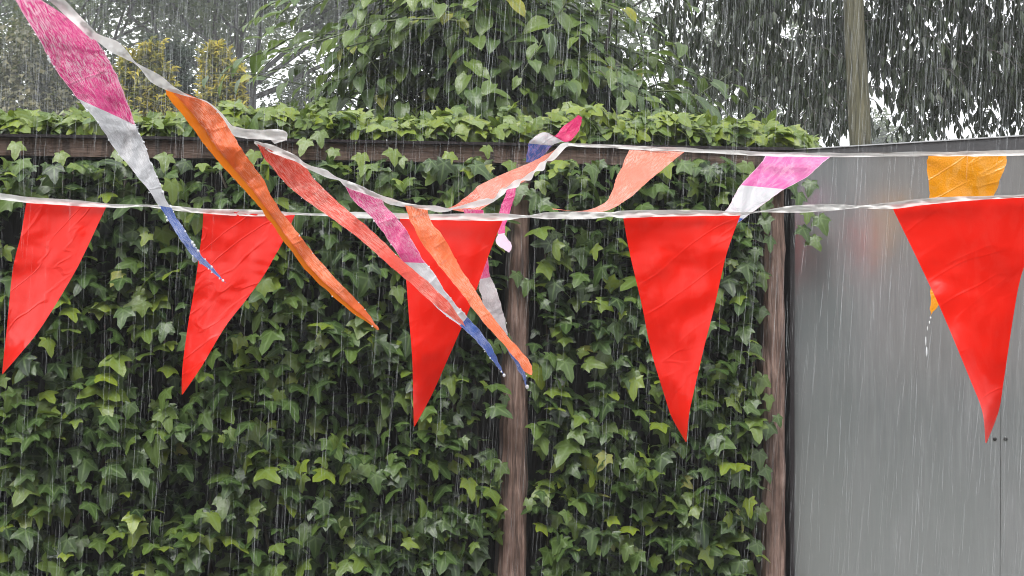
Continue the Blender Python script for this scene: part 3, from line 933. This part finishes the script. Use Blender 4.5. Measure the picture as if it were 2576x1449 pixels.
ivyl = empty('climbing_ivy', F(0.5, 0.05, 0))
tag(ivyl, 'dense dark ivy covering the wide stretch of fence up to the middle post', 'ivy')
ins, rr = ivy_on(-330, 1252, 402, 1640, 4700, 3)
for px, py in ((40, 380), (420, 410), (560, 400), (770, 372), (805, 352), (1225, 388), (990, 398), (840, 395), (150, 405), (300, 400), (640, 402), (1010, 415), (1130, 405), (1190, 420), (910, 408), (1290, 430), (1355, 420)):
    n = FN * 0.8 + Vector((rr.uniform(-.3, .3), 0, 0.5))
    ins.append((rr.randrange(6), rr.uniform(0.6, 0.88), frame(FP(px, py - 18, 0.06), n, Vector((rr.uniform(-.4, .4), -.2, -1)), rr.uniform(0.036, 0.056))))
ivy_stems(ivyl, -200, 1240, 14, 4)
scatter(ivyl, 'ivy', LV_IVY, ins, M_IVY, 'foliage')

ivyr = empty('climbing_ivy', F(1.75, 0.05, 0))
tag(ivyr, 'ivy on the fence between the two bare posts', 'ivy')
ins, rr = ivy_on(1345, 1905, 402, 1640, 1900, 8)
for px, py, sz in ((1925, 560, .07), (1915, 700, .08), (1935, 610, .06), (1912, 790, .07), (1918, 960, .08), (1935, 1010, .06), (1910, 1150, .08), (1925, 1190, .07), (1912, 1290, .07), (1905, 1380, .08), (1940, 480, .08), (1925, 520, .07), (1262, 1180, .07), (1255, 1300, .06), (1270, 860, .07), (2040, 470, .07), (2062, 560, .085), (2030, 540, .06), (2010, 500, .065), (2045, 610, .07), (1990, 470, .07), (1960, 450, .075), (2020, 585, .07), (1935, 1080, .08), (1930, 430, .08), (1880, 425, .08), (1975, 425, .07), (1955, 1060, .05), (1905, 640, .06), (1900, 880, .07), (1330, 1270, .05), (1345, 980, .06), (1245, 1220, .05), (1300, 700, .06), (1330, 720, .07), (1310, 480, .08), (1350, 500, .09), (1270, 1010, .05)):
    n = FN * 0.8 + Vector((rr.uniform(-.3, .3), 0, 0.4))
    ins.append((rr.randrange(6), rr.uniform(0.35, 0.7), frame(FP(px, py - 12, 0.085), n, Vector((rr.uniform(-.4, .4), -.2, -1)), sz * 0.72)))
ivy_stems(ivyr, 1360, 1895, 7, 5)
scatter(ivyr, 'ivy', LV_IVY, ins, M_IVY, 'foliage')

# bright mound of ivy along the top of the fence
mound = empty('ivy_mound', F(0.8, -0.1, ZT))
tag(mound, 'bright green ivy heaped along the top of the fence', 'ivy')
rr = random.Random(12)
ins = []
while len(ins) < 3000:
    px = rr.uniform(-330, 2045)
    w = rr.uniform(-0.30, 0.0)
    top = np.interp(px, [-330, 0, 250, 330, 620, 800, 1000, 1250, 1500, 1620, 1750, 1850, 1900, 1960, 2045], [288, 292, 285, 292, 280, 268, 285, 292, 282, 282, 296, 312, 318, 308, 345])
    base = np.interp(px, [0, 2000], [345, 378])
    hgt = (base - top) * (0.82 + 0.55 * nz2(px, w * 400, 0.011, 3) + 0.35 * nz2(px, w * 300, 0.035, 6)) * math.sqrt(max(0.05, 1 - ((w + 0.14) / 0.18) ** 2))
    f = rr.random() ** 0.6
    py = base - 13 - hgt * f
    p = FP(px, py, w)
    up = R(rr.gauss(52, 22)); yaw = R(rr.gauss(0, 50))
    n = FN * math.cos(up) * math.cos(yaw) + FD * math.cos(up) * math.sin(yaw) + Vector((0, 0, 1)) * math.sin(up)
    tip = FN * 0.9 + FD * rr.gauss(0, 0.7) + Vector((0, 0, -0.25))
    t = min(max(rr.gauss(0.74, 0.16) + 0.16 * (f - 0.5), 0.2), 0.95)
    ins.append((rr.randrange(6), t, frame(p, n, tip, rr.uniform(0.028, 0.066))))
for k in range(5):
    mb = MB()
    pts = [FP(-300 + 470 * k + 40 * i, np.interp(-300 + 470 * k + 40 * i, [0, 2000], [341, 374]) - 3 - 10 * rr.random(), -0.12 + 0.03 * rr.random()) for i in range(12)]
    mb.tube(pts, [0.006] * 12, 6); mb.build('stem', M_STEM, mound, True)
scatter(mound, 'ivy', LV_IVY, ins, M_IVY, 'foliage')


# ------------------------------------------------------------------ broad-leaved shrub behind the fence
def arch(a, b, lift, n, rr, wob=0.02):
    out = []
    for i in range(n):
        t = i / (n - 1)
        p = a.lerp(b, t) + Vector((0, 0, lift * 4 * t * (1 - t)))
        out.append(p + Vector((rr.gauss(0, wob), rr.gauss(0, wob), rr.gauss(0, wob))) * t)
    return out


shrub = empty('broadleaf_shrub', (0.0, 5.7, 0))
tag(shrub, 'large shrub with big drooping leaves rising behind the fence', 'shrub')
rr = random.Random(31)
ins = []
ctr = Vector((-0.02, 5.75, 2.10))
limbs = []
for k in range(9):
    an = 2 * math.pi * k / 9 + rr.uniform(-.3, .3)
    e = ctr + Vector((0.55 * math.cos(an), 0.35 * math.sin(an), rr.uniform(0.15, 0.75)))
    pts = arch(Vector((0.05 * math.cos(an), 5.75 + 0.05 * math.sin(an), 0)), e, 0.0, 10, rr, 0.04)
    mb = MB(); mb.tube(pts, [0.022 * (1 - 0.75 * i / 9) for i in range(10)], 7); mb.build('branch', M_BARK2, shrub, True)
    limbs.append(pts)
shoots = MB()
for k in range(330):
    while True:
        v = Vector((rr.gauss(0, 1), rr.gauss(0, 1), rr.gauss(0.25, 0.8))).normalized()
        if v.z > -0.25 and not (v.z > 0.35 and v.x > 0.15 and rr.random() < 0.40): break
    rad = rr.uniform(0.55, 1.02) if rr.random() < 0.8 else rr.uniform(1.0, 1.24)
    e = ctr + Vector((v.x * ((1.16 if v.z < 0.25 else 0.95) if v.x < 0 else 0.82), v.y * 0.62, v.z * (0.86 if v.x < 0.1 else 0.72))) * rad
    l = rr.choice(limbs)
    s = l[rr.randrange(4, 10)]
    pts = arch(s, e, rr.uniform(0.05, 0.16), 9, rr, 0.012)
    shoots.tube(pts, [0.006 * (1 - 0.7 * i / 8) for i in range(9)], 4)
    nl = rr.randrange(11, 16)
    fresh = rr.random()
    for j in range(nl):
        t = (0.25 + 0.75 * j / (nl - 1)) * 8
        i0 = min(int(t), 7)
        p = pts[i0].lerp(pts[i0 + 1], t - i0)
        d = (pts[i0 + 1] - pts[i0]).normalized()
        side = d.cross(Vector((0, 0, 1))).normalized() * (1 if j % 2 else -1)
        out = (p - ctr).normalized()
        tip = side * 0.7 + d * 0.55 + out * 0.3 + Vector((0, 0, -rr.uniform(0.15, 1.3)))
        n = Vector((0, 0, 1)) + out * rr.uniform(0.1, 0.9) + Vector((rr.gauss(0, .3), rr.gauss(0, .3) - 0.25, 0))
        size = rr.uniform(0.062, 0.112) * (0.7 + 0.3 * math.sin(math.pi * j / (nl - 1)))
        tn = 0.34 + 0.34 * fresh + rr.gauss(0, 0.13) + (0.12 if p.x < -0.3 else 0)
        if rr.random() < 0.01: tn = 1.0
        ins.append((rr.randrange(6), min(max(tn, 0), 1), frame(p + tip.normalized() * 0.015, n, tip, size)))
shoots.build('shoots', M_SHOOT, shrub, True)['kind'] = 'stuff'
scatter(shrub, 'broad', LV_BROAD, ins, M_BROAD, 'foliage')

# ------------------------------------------------------------------ dark tree with hanging leaves and a bare trunk
tree = empty('hanging_leaf_tree', (P(2175, 400, 7.0).x, 7.0, 0))
tag(tree, 'dark tree with hanging narrow leaves and a pale bare trunk behind the grey panel', 'tree')
rr = random.Random(55)
pts, rad = [], []
for i in range(16):
    z = 5.2 * i / 15
    y = 724.5 - (z - EYE) / 7.0 * FPX
    px = np.interp(y, [-1200, 0, 360, 1500], [2095, 2148, 2166, 2200])
    pts.append(Vector((P(px, y, 7.0).x, 7.0 + 0.02 * math.sin(i), z)))
    rad.append(np.interp(y, [-1200, 0, 360, 1500], [0.036, 0.051, 0.0525, 0.07]) * (1 + 0.03 * math.sin(i * 2.1)))
mb = MB(); mb.tube(pts, rad, 14, 0.04); mb.build('trunk', M_BARK, tree, True)
ins = []
twigs = MB()
tc = Vector((P(2160, 0, 7.2).x, 8.1, 3.3))
for k in range(15):
    an = 2 * math.pi * k / 15
    s = pts[9 + k % 6]
    e = tc + Vector((1.35 * math.cos(an), 0.9 * math.sin(an), rr.uniform(-0.25, 0.6)))
    lp = arch(s, e, 0.18, 9, rr, 0.03)
    mb = MB(); mb.tube(lp, [0.020 * (1 - 0.75 * i / 8) for i in range(9)], 6); mb.build('limb', M_BARK2, tree, True)
for k in range(4900):
    px = rr.uniform(1640, 2900)
    py = rr.uniform(-420, 320)
    d = rr.uniform(7.1, 9.3)
    p0 = P(px, py, d)
    lowest = np.interp(px, [1640, 1680, 1760, 1830, 1900, 1990, 2100, 2200, 2250, 2330, 2420, 2500, 2900], [70, 185, 245, 225, 232, 330, 350, 180, 230, 345, 235, 330, 300])
    if py > lowest + rr.gauss(0, 42):
        continue
    if 0.25 + mnoise.noise(Vector((p0.x * 2.6, p0.y * 0.5, p0.z * 2.6))) * 1.3 + mnoise.noise(Vector((p0.x * 6, p0.y, p0.z * 6 + 8))) * 0.6 < 0.02:
        continue
    L = rr.uniform(0.06, 0.18)
    a = rr.uniform(0, 2 * math.pi)
    e = p0 + Vector((math.cos(a) * 0.15, math.sin(a) * 0.15, -L))
    tp = arch(p0, e, 0.03, 5, rr, 0.008)
    twigs.tube(tp, [0.0035, 0.003, 0.0025, 0.002, 0.0012], 3)
    nl = rr.randrange(8, 12)
    for j in range(nl):
        t = 4 * j / (nl - 1)
        i0 = min(int(t), 3)
        p = tp[i0].lerp(tp[i0 + 1], t - i0)
        aa = rr.uniform(0, 2 * math.pi)
        o_ = Vector((math.cos(aa), math.sin(aa), 0))
        tip = o_ * rr.uniform(0.5, 2.8) + Vector((0, 0, -1))
        n = o_ * 0.9 + Vector((0, 0, rr.uniform(0.2, 0.7)))
        ins.append((rr.randrange(5), min(max(rr.gauss(0.42, 0.2), 0), 1), frame(p, n, tip, rr.uniform(0.045, 0.080))))
twigs.build('twigs', M_BARK2, tree)['kind'] = 'stuff'
scatter(tree, 'lance', LV_LANCE, ins, M_LANCE, 'foliage')


# ------------------------------------------------------------------ far trees seen through the rain
def far_tree(name, label, px, d, height, fork, spread, nleaf, lsize, mat, seed, trunk_r=0.16, tint=0.5, squash=0.8, limb_n=6, group=None):
    rr = random.Random(seed)
    base = Vector((P(px, 0, d).x, d, 0))
    t = empty(name, base)
    tag(t, label, 'tree', group)
    wood = MB()
    ends = []

    def grow(p, dr, l, r, lev):
        pts = [p]
        q = p.copy(); dd = dr.copy()
        for i in range(4):
            dd = (dd + Vector((rr.gauss(0, .16), rr.gauss(0, .16), rr.gauss(0.04, .10)))).normalized()
            q = q + dd * l / 4
            pts.append(q)
        wood.tube(pts, [r * (1 - 0.11 * i) for i in range(5)], 5)
        if lev >= 2:
            ends.extend(pts[1:])
        if lev < 4:
            for c in range(3 if lev < 2 else 2):
                nd = (dd + Vector((rr.gauss(0, .62), rr.gauss(0, .62), rr.gauss(0.1, .38)))).normalized()
                grow(pts[-1] if c < 2 else pts[3], nd, l * rr.uniform(.62, .82), r * 0.56, lev + 1)
    top = base + Vector((rr.uniform(-.2, .2), 0, fork))
    wood.tube([base, base.lerp(top, .5) + Vector((rr.gauss(0, .06), 0, 0)), top], [trunk_r * 1.25, trunk_r, trunk_r * .9], 9)
    for k in range(limb_n):
        a = 2 * math.pi * k / limb_n + rr.uniform(-.4, .4)
        grow(top - Vector((0, 0, rr.uniform(0, 0.25) * fork * 0.3)), Vector((math.cos(a) * spread, math.sin(a) * spread, rr.uniform(0.35, 1.25))).normalized(), (height - fork) * 0.42, trunk_r * 0.34, 1)
    wood.build('trunk', M_BARK2, t, True)
    ins = []
    sig = (height - fork) * 0.055
    for k in range(nleaf):
        c = rr.choice(ends)
        p = c + Vector((rr.gauss(0, sig * 1.3), rr.gauss(0, sig * 1.3), rr.gauss(0, sig * squash)))
        n = Vector((rr.gauss(0, .6), rr.gauss(0, .6), 1))
        ins.append((rr.randrange(4), min(max(tint + rr.gauss(0, .22) + 0.2 * (p.z - c.z) / sig, 0), 1), frame(p, n, Vector((rr.gauss(0, 1), rr.gauss(0, 1), -0.3)), lsize * rr.uniform(.7, 1.3))))
    o = joined('crown', LV_CHIP, ins, mat, t)
    return t


far_tree('spreading_tree', 'tall hazy tree with a forked dark trunk above the golden conifers', 640, 24, 10.5, 4.9, 1.0, 40000, 0.125, M_FAR, 3, 0.15, 0.5, 0.55, 9)
far_tree('spreading_tree', 'hazy tree filling the sky behind the flag at the high end', 90, 30, 11.5, 4.2, 1.2, 20000, 0.12, M_FAR, 5, 0.2, 0.5, 0.6, 7)
far_tree('spreading_tree', 'pale distant tree between the shrub and the dark hanging tree', 1600, 38, 10.5, 4.5, 0.9, 12000, 0.14, M_FAR, 9, 0.2, 0.6, 0.6, 6)
far_tree('spreading_tree', 'hazy tree showing through gaps high in the broad leaved shrub', 1120, 33, 12.5, 5.0, 1.1, 14000, 0.13, M_FAR, 11, 0.2, 0.5, 0.6, 6)


far_tree('spreading_tree', 'pale distant tree behind the dark conifer', 430, 40, 12.0, 5.0, 1.3, 13000, 0.15, M_FAR, 15, 0.2, 0.65, 0.6, 8)


def bush(name, label, px, ytop, d, rx, n, lsize, mat, seed, tint=0.5, cat='bush'):
    rr = random.Random(seed)
    base = Vector((P(px, 0, d).x, d, 0))
    h = P(px, ytop, d).z
    t = empty(name, base)
    tag(t, label, cat)
    mb = MB()
    for k in range(5):
        a = 2 * math.pi * k / 5
        mb.tube(arch(base + Vector((.05 * math.cos(a), .05 * math.sin(a), 0)), base + Vector((rx * .6 * math.cos(a), rx * .6 * math.sin(a), h * .8)), 0, 6, rr, .05), [.07, .06, .05, .04, .03, .02], 6)
    mb.build('trunk', M_BARK2, t, True)
    ins = []
    while len(ins) < n:
        v = Vector((rr.gauss(0, 1), rr.gauss(0, 1), rr.gauss(0, 1))).normalized()
        r_ = rr.uniform(0.72, 1.0)
        lump = 1 + 0.28 * mnoise.noise(v * 2.6 + Vector((seed, 0, 0))) + 0.14 * mnoise.noise(v * 7)
        p = base + Vector((v.x * rx, v.y * rx, 0)) * r_ * lump + Vector((0, 0, h * 0.5 + v.z * h * 0.5 * r_ * lump))
        if p.z < h * 0.35: continue
        nn = v + Vector((rr.gauss(0, .5), rr.gauss(0, .5), rr.gauss(0.3, .5)))
        ins.append((rr.randrange(4), min(max(tint + rr.gauss(0, .25), 0), 1), frame(p, nn, Vector((rr.gauss(0, 1), rr.gauss(0, 1), -.5)), lsize * rr.uniform(.7, 1.3))))
    joined('crown', LV_CHIP, ins, mat, t)
    return t


bush('brown_leaved_tree', 'olive brown bushy tree at the far end behind the fence', 75, 70, 19, 1.0, 16000, 0.085, M_FARB, 21, 0.5, 'tree')
bush('far_bush', 'pale far bush below the hanging leaves, beside the bare trunk', 1900, 255, 55, 2.3, 9000, 0.20, M_FAR, 22, 0.6)
bush('far_bush', 'pale far bush low behind the bare trunk', 2215, 275, 55, 1.3, 5000, 0.20, M_FAR, 23, 0.6)
bush('far_bush', 'grey green far bush behind the golden conifers', 280, 150, 26, 1.4, 9000, 0.11, M_FAR, 24, 0.4)
bush('far_bush', 'grey green far bush between the spreading tree and the shrub', 780, 165, 28, 1.2, 8000, 0.11, M_FAR, 25, 0.45)


def conifer(label, px, ytop, d, rbase, mat, seed, n, cat='conifer', spires=((0, 0),)):
    rr = random.Random(seed)
    base = Vector((P(px, 0, d).x, d, 0))
    t = empty('conifer', base)
    tag(t, label, cat)
    ins = []
    mb = MB()
    for dx, dy in spires:
        x0 = P(px + dx, 0, d).x
        h = P(px, ytop + dy, d).z
        mb.tube([Vector((base.x, d, 0)), Vector((x0, d, h * .5)), Vector((x0, d, h * .97))], [.05, .035, .01], 6)
        tufts = n // len(spires) // 26
        for k in range(tufts):
            f = rr.random() ** 0.8
            z = h * (0.42 + 0.58 * f)
            r_ = rbase * 1.3 * (1 - f) + 0.006
            a = rr.uniform(0, 2 * math.pi)
            r2 = r_ * rr.uniform(0.35, 1.0) * (0.75 + 0.5 * mnoise.noise(Vector((math.cos(a) * 2, math.sin(a) * 2, z * 3 + seed))))
            ax = Vector((math.cos(a) * 0.8, math.sin(a) * 0.8, rr.uniform(0.6, 1.6))).normalized()
            p0 = Vector((x0 + r2 * math.cos(a), d + r2 * math.sin(a), z - 0.06))
            tl = rr.uniform(0.08, 0.17)
            bright = rr.uniform(0.4, 1.1)
            for q in range(26):
                g_ = q / 25
                p = p0 + ax * tl * g_
                tip = ax * 0.7 + Vector((rr.gauss(0, .6), rr.gauss(0, .6), rr.gauss(0.1, .5)))
                n_ = Vector((rr.gauss(0, .7), -0.6, .6))
                ins.append((rr.randrange(3), min(max((0.35 + 0.85 * g_) * bright, 0), 1), frame(p, n_, tip, rr.uniform(.05, .085))))
    mb.build('trunk', M_BARK2, t)
    joined('crown', LV_BLADE, ins, mat, t)


conifer('golden conifer nearer the high end of the buntings', 375, 112, 13, 0.11, M_GOLD, 1, 24000, spires=((5, 0), (-48, 28), (34, 62), (-15, 70)))
conifer('twin spired golden conifer beside the long orange flag', 552, 122, 13, 0.11, M_GOLD, 2, 21000, spires=((-22, 0), (10, 24), (38, 38)))
conifer('dark green conifer between the two golden ones', 425, 98, 14.5, 0.28, M_DARKCON, 3, 16000, spires=((0, 14), (-34, 0), (30, 30)))

# ------------------------------------------------------------------ buntings
def flag(parent, secs, mat, label, seed, split=None, fold=None, nu=14, ripple=0.010, sub=9, wet_edge=0.0):
    rr = random.Random(seed)
    c = catmull(secs, sub)
    n = len(c)
    mid = (c[:, 0:2] + c[:, 2:4]) / 2
    ln = np.concatenate([[0], np.cumsum(np.linalg.norm(np.diff(mid, axis=0), axis=1))])
    ln /= ln[-1]
    wid = np.linalg.norm(c[:, 0:2] - c[:, 2:4], axis=1)
    V, UV = [], []
    for i in range(n):
        for j in range(nu + 1):
            u = j / nu
            x, y = c[i, 0] * (1 - u) + c[i, 2] * u, c[i, 1] * (1 - u) + c[i, 3] * u
            d = c[i, 4] * (1 - u) + c[i, 5] * u
            env = min(1, ln[i] * 6) * min(1, wid[i] / 60)
            wr = mnoise.noise(Vector((x * 0.012, y * 0.012, seed * 3.1))) * 1.0 + 0.45 * mnoise.noise(Vector((x * .03 + y * .018, y * 0.010 - x * .02, seed * 1.7))) + 0.22 * mnoise.noise(Vector((x * .07, y * .05, seed)))
            d += ripple * wr * env
            if fold:
                u0, am = fold
                k = min(1, wid[i] / 80)
                d += am * k * (((u0 - u) / u0) if u < u0 else 0.35 * (u - u0))
            if ln[i] > 0.03 and wet_edge:
                q = (u - 0.5) * 2
                x += wet_edge * q * (1.6 * mnoise.noise(Vector((y * .05, x * .02, seed + round(u) * 5))) + 0.8 * mnoise.noise(Vector((y * .16, x * .1, seed + 2 + round(u) * 5))))
            V.append(P(x, y, d)); UV.append((u, ln[i]))
    F_ = []
    mi = []
    for i in range(n - 1):
        for j in range(nu):
            a = i * (nu + 1) + j
            F_.append((a, a + nu + 1, a + nu + 2, a + 1))
            mi.append(1 if (split and (j + 0.5) / nu < split[0]) else 0)
    me = bpy.data.meshes.new('flag')
    me.from_pydata([tuple(v) for v in V], [], F_)
    l = me.uv_layers.new(name='UVMap')
    for lo in me.loops:
        l.data[lo.index].uv = UV[lo.vertex_index]
    me.materials.append(mat)
    if split:
        me.materials.append(split[1])
        me.polygons.foreach_set('material_index', mi)
    me.update()
    o = link('flag', me, None, parent, True)
    o['label'] = label
    return o


def ribbon(parent, segs, seed, wig=1.0):
    """Twisting tape; segs of (upper point, lower point, distance)."""
    V, F_ = [], []
    nu = 4
    for seg in segs:
        c = catmull(seg, 8)
        n0 = len(V)
        for i, (x0, y0, x1, y1, d) in enumerate(c):
            for j in range(nu + 1):
                u = j / nu
                x, y = x0 * (1 - u) + x1 * u, y0 * (1 - u) + y1 * u
                wr = 0.006 * mnoise.noise(Vector((x * .045, y * .08, seed + u * 2))) + 0.002 * math.sin(u * math.pi)
                y += wig * 2.2 * mnoise.noise(Vector((x * .028, y * .02, seed + 4 + round(u) * 3))) + wig * 0.8 * mnoise.noise(Vector((x * .09, y * .05, seed + 9 + round(u) * 3)))
                V.append(tuple(P(x, y, d + wr - 0.003)))
        for i in range(len(c) - 1):
            for j in range(nu):
                a = n0 + i * (nu + 1) + j
                F_.append((a, a + nu + 1, a + nu + 2, a + 1))
    me = bpy.data.meshes.new('tape')
    me.from_pydata(V, [], F_)
    me.update()
    return link('tape', me, M_TAPE, parent, True)


def water_mat():
    m, nt, out = new_mat('water')
    b = principled(nt, (0.9, 0.93, 0.95), 0.03, 0.5)
    b.inputs['IOR'].default_value = 1.33
    tr = nt.nodes.new('ShaderNodeBsdfTransparent')
    mx = nt.nodes.new('ShaderNodeMixShader'); mx.inputs[0].default_value = 0.45
    nt.links.new(b.outputs[0], mx.inputs[1]); nt.links.new(tr.outputs[0], mx.inputs[2])
    nt.links.new(mx.outputs[0], out.inputs['Surface'])
    return m


M_WATER = water_mat()


def beads(parent, name, items):
    """Small hanging drops: (point, radius, stretch)."""
    V, T = [], []
    ring, seg = 4, 7
    for p, r, st in items:
        n0 = len(V)
        for i in range(ring + 1):
            th = math.pi * i / ring
            for k in range(seg):
                ph = 2 * math.pi * k / seg
                V.append((p.x + r * math.sin(th) * math.cos(ph), p.y + r * math.sin(th) * math.sin(ph), p.z + st * r * math.cos(th)))
        for i in range(ring):
            for k in range(seg):
                a, b = n0 + i * seg + k, n0 + i * seg + (k + 1) % seg
                T += [(a, b, b + seg), (a, b + seg, a + seg)]
    o = link(name, arr_mesh(name, V, T), M_WATER, parent, True)
    o['kind'] = 'stuff'
    return o


bred = empty('bunting', P(1288, 540, dA(1288)))
tag(bred, 'line of red pennants on white tape across the whole view', 'bunting', 'buntings strung before the fence')
ribbon(bred, [[(x, a, x, b, dA(x) - 0.004) for x, a, b in TAPE_A]], 1.0, 0.4)
for k, (secs, lab) in enumerate(RED_FLAGS):
    flag(bred, secs, M_REDC if k < 2 else M_RED, lab, 11 + k, ripple=(0.011, 0.011, 0.006, 0.008, 0.005)[k])

bmix = empty('bunting', P(1430, 362, 3.0))
tag(bmix, 'wind tossed bunting of pink, orange, salmon and amber flags on twisted white tape', 'bunting', 'buntings strung before the fence')
ribbon(bmix, TAPE_B, 7.0)
for k, (secs, mat, lab, kw) in enumerate(MIX_FLAGS):
    flag(bmix, secs, mat, lab, 31 + k, ripple=0.012 if k not in (7, 8) else 0.02, wet_edge=2.2, **kw)
rr = random.Random(91)
items = []
for fi, cnt, rmax in ((0, 60, 0.0015), (1, 14, 0.0010), (2, 12, 0.0010), (3, 26, 0.0013), (5, 8, 0.0012)):
    c = catmull(MIX_FLAGS[fi][0], 12)
    for k in range(cnt):
        i = int(len(c) * (0.12 + 0.86 * rr.random()))
        i = min(i, len(c) - 1)
        left = rr.random() < 0.5
        x, y, d = (c[i, 0], c[i, 1], c[i, 4]) if left else (c[i, 2], c[i, 3], c[i, 5])
        r_ = 0.0004 + (rmax - 0.0004) * rr.random() ** 2
        items.append((P(x + rr.uniform(-1.5, 1.5), y + rr.uniform(-1, 2), d - 0.004), r_, rr.uniform(1.0, 1.4)))
items += [(P(490, 652, 1.335), 0.0030, 1.1), (P(427, 522, 1.335), 0.0024, 1.2), (P(505, 660, 1.335), 0.0018, 1.2), (P(1268, 944, 1.93), 0.0022, 1.2), (P(1326, 973, 2.2), 0.0030, 1.3)]
beads(bmix, 'water_drops', items)
rr = random.Random(17)
drip = empty('water_drip', P(2341, 797, 2.7))
tag(drip, 'string of water drops falling from the tip of the amber flag', 'water drop')
for x, y, r_, st in ((2341, 799, .0016, 1.4), (2338, 811, .0012, 2.6), (2333, 826, .0009, 5), (2329, 858, .0011, 9), (2331, 884, .0017, 6)):
    beads(drip, 'drop', [(P(x, y, 2.7), r_, st)])


# ------------------------------------------------------------------ rain: falling water, everywhere in the air round the buntings
def rain_mat():
    m, nt, out = new_mat('falling_water')
    b = principled(nt, (0.85, 0.88, 0.9), 0.15, 0.5)
    t = nt.nodes.new('ShaderNodeBsdfTranslucent'); t.inputs['Color'].default_value = (0.85, 0.88, 0.9, 1)
    m1 = nt.nodes.new('ShaderNodeMixShader'); m1.inputs[0].default_value = 0.5
    nt.links.new(b.outputs[0], m1.inputs[1]); nt.links.new(t.outputs[0], m1.inputs[2])
    tr = nt.nodes.new('ShaderNodeBsdfTransparent')
    mx = nt.nodes.new('ShaderNodeMixShader'); at = nt.nodes.new('ShaderNodeAttribute'); at.attribute_name = 'clear'
    nt.links.new(at.outputs['Fac'], mx.inputs[0])
    nt.links.new(m1.outputs[0], mx.inputs[1]); nt.links.new(tr.outputs[0], mx.inputs[2])
    nt.links.new(mx.outputs[0], out.inputs['Surface'])
    return m


NR = 78000
Yr = 2.0 + 6.8 * rng.random(NR) ** 0.6
Xr = (rng.random(NR) * 2 - 1) * (0.55 + 0.42 * Yr)
Zr = EYE + (rng.random(NR) * 2 - 1) * (0.35 + 0.24 * Yr)
Zr = np.maximum(Zr, 0.15)
Lr = 0.025 + 0.10 * rng.random(NR) + 0.22 * (rng.random(NR) ** 5)
Wr = 0.00035 + 0.0005 * rng.random(NR) ** 2
lean = -0.06 + 0.03 * rng.standard_normal(NR)
fence_y = FO.y + (Xr - FO.x) * FD.y / FD.x
hid = (Yr > fence_y - 0.05) & (Zr < ZT + 0.1)
Xr, Yr, Zr, Lr, Wr, lean = (a[~hid] for a in (Xr, Yr, Zr, Lr, Wr, lean))
n = len(Xr)
top = np.stack([Xr - lean * 0 , Yr, Zr], 1)
dirv = np.stack([lean, 0.02 * np.ones(n), -np.ones(n)], 1)
verts = []
for f, wf in ((0.0, 0.15), (0.35, 1.0), (0.75, 1.0), (1.0, 0.15)):
    c = top + dirv * (Lr * f)[:, None]
    for k in range(3):
        a = 2 * math.pi * k / 3 + 0.5
        verts.append(c + np.stack([np.cos(a) * Wr * wf, np.sin(a) * Wr * wf, np.zeros(n)], 1))
Vv = np.stack(verts, 1).reshape(-1, 3)
T = []
for i in range(3):
    for k in range(3):
        a, b = i * 3 + k, i * 3 + (k + 1) % 3
        T += [(a, b, b + 3), (a, b + 3, a + 3)]
T = np.array(T)
Tt = (T[None] + (np.arange(n) * 12)[:, None, None]).reshape(-1, 3)
rain = link('rain', arr_mesh('rain', Vv, Tt, {'clear': np.repeat(0.975 - 0.26 * rng.random(n) ** 2.6 * np.clip((Yr - 1.2) / 3.0, 0.3, 1), 12)}), rain_mat())
tag(rain, 'heavy rain falling in fine streaks through the whole garden', 'rain', kind='stuff')

# ------------------------------------------------------------------ haze of the downpour
mb = MB()
x0, x1, y0, y1, z0, z1 = -40, 40, -14, 70, -1, 17
mb.box([(x0, y0, z0), (x1, y0, z0), (x1, y1, z0), (x0, y1, z0), (x0, y0, z1), (x1, y0, z1), (x1, y1, z1), (x0, y1, z1)])
m, nt, out = new_mat('rain_haze')
pv = nt.nodes.new('ShaderNodeVolumePrincipled')
pv.inputs['Color'].default_value = (0.93, 0.95, 0.96, 1)
pv.inputs['Density'].default_value = 0.0035
nt.links.new(pv.outputs[0], out.inputs['Volume'])
hz = mb.build('haze', m)
tag(hz, 'thin grey rain haze filling the garden air', 'haze', kind='stuff')
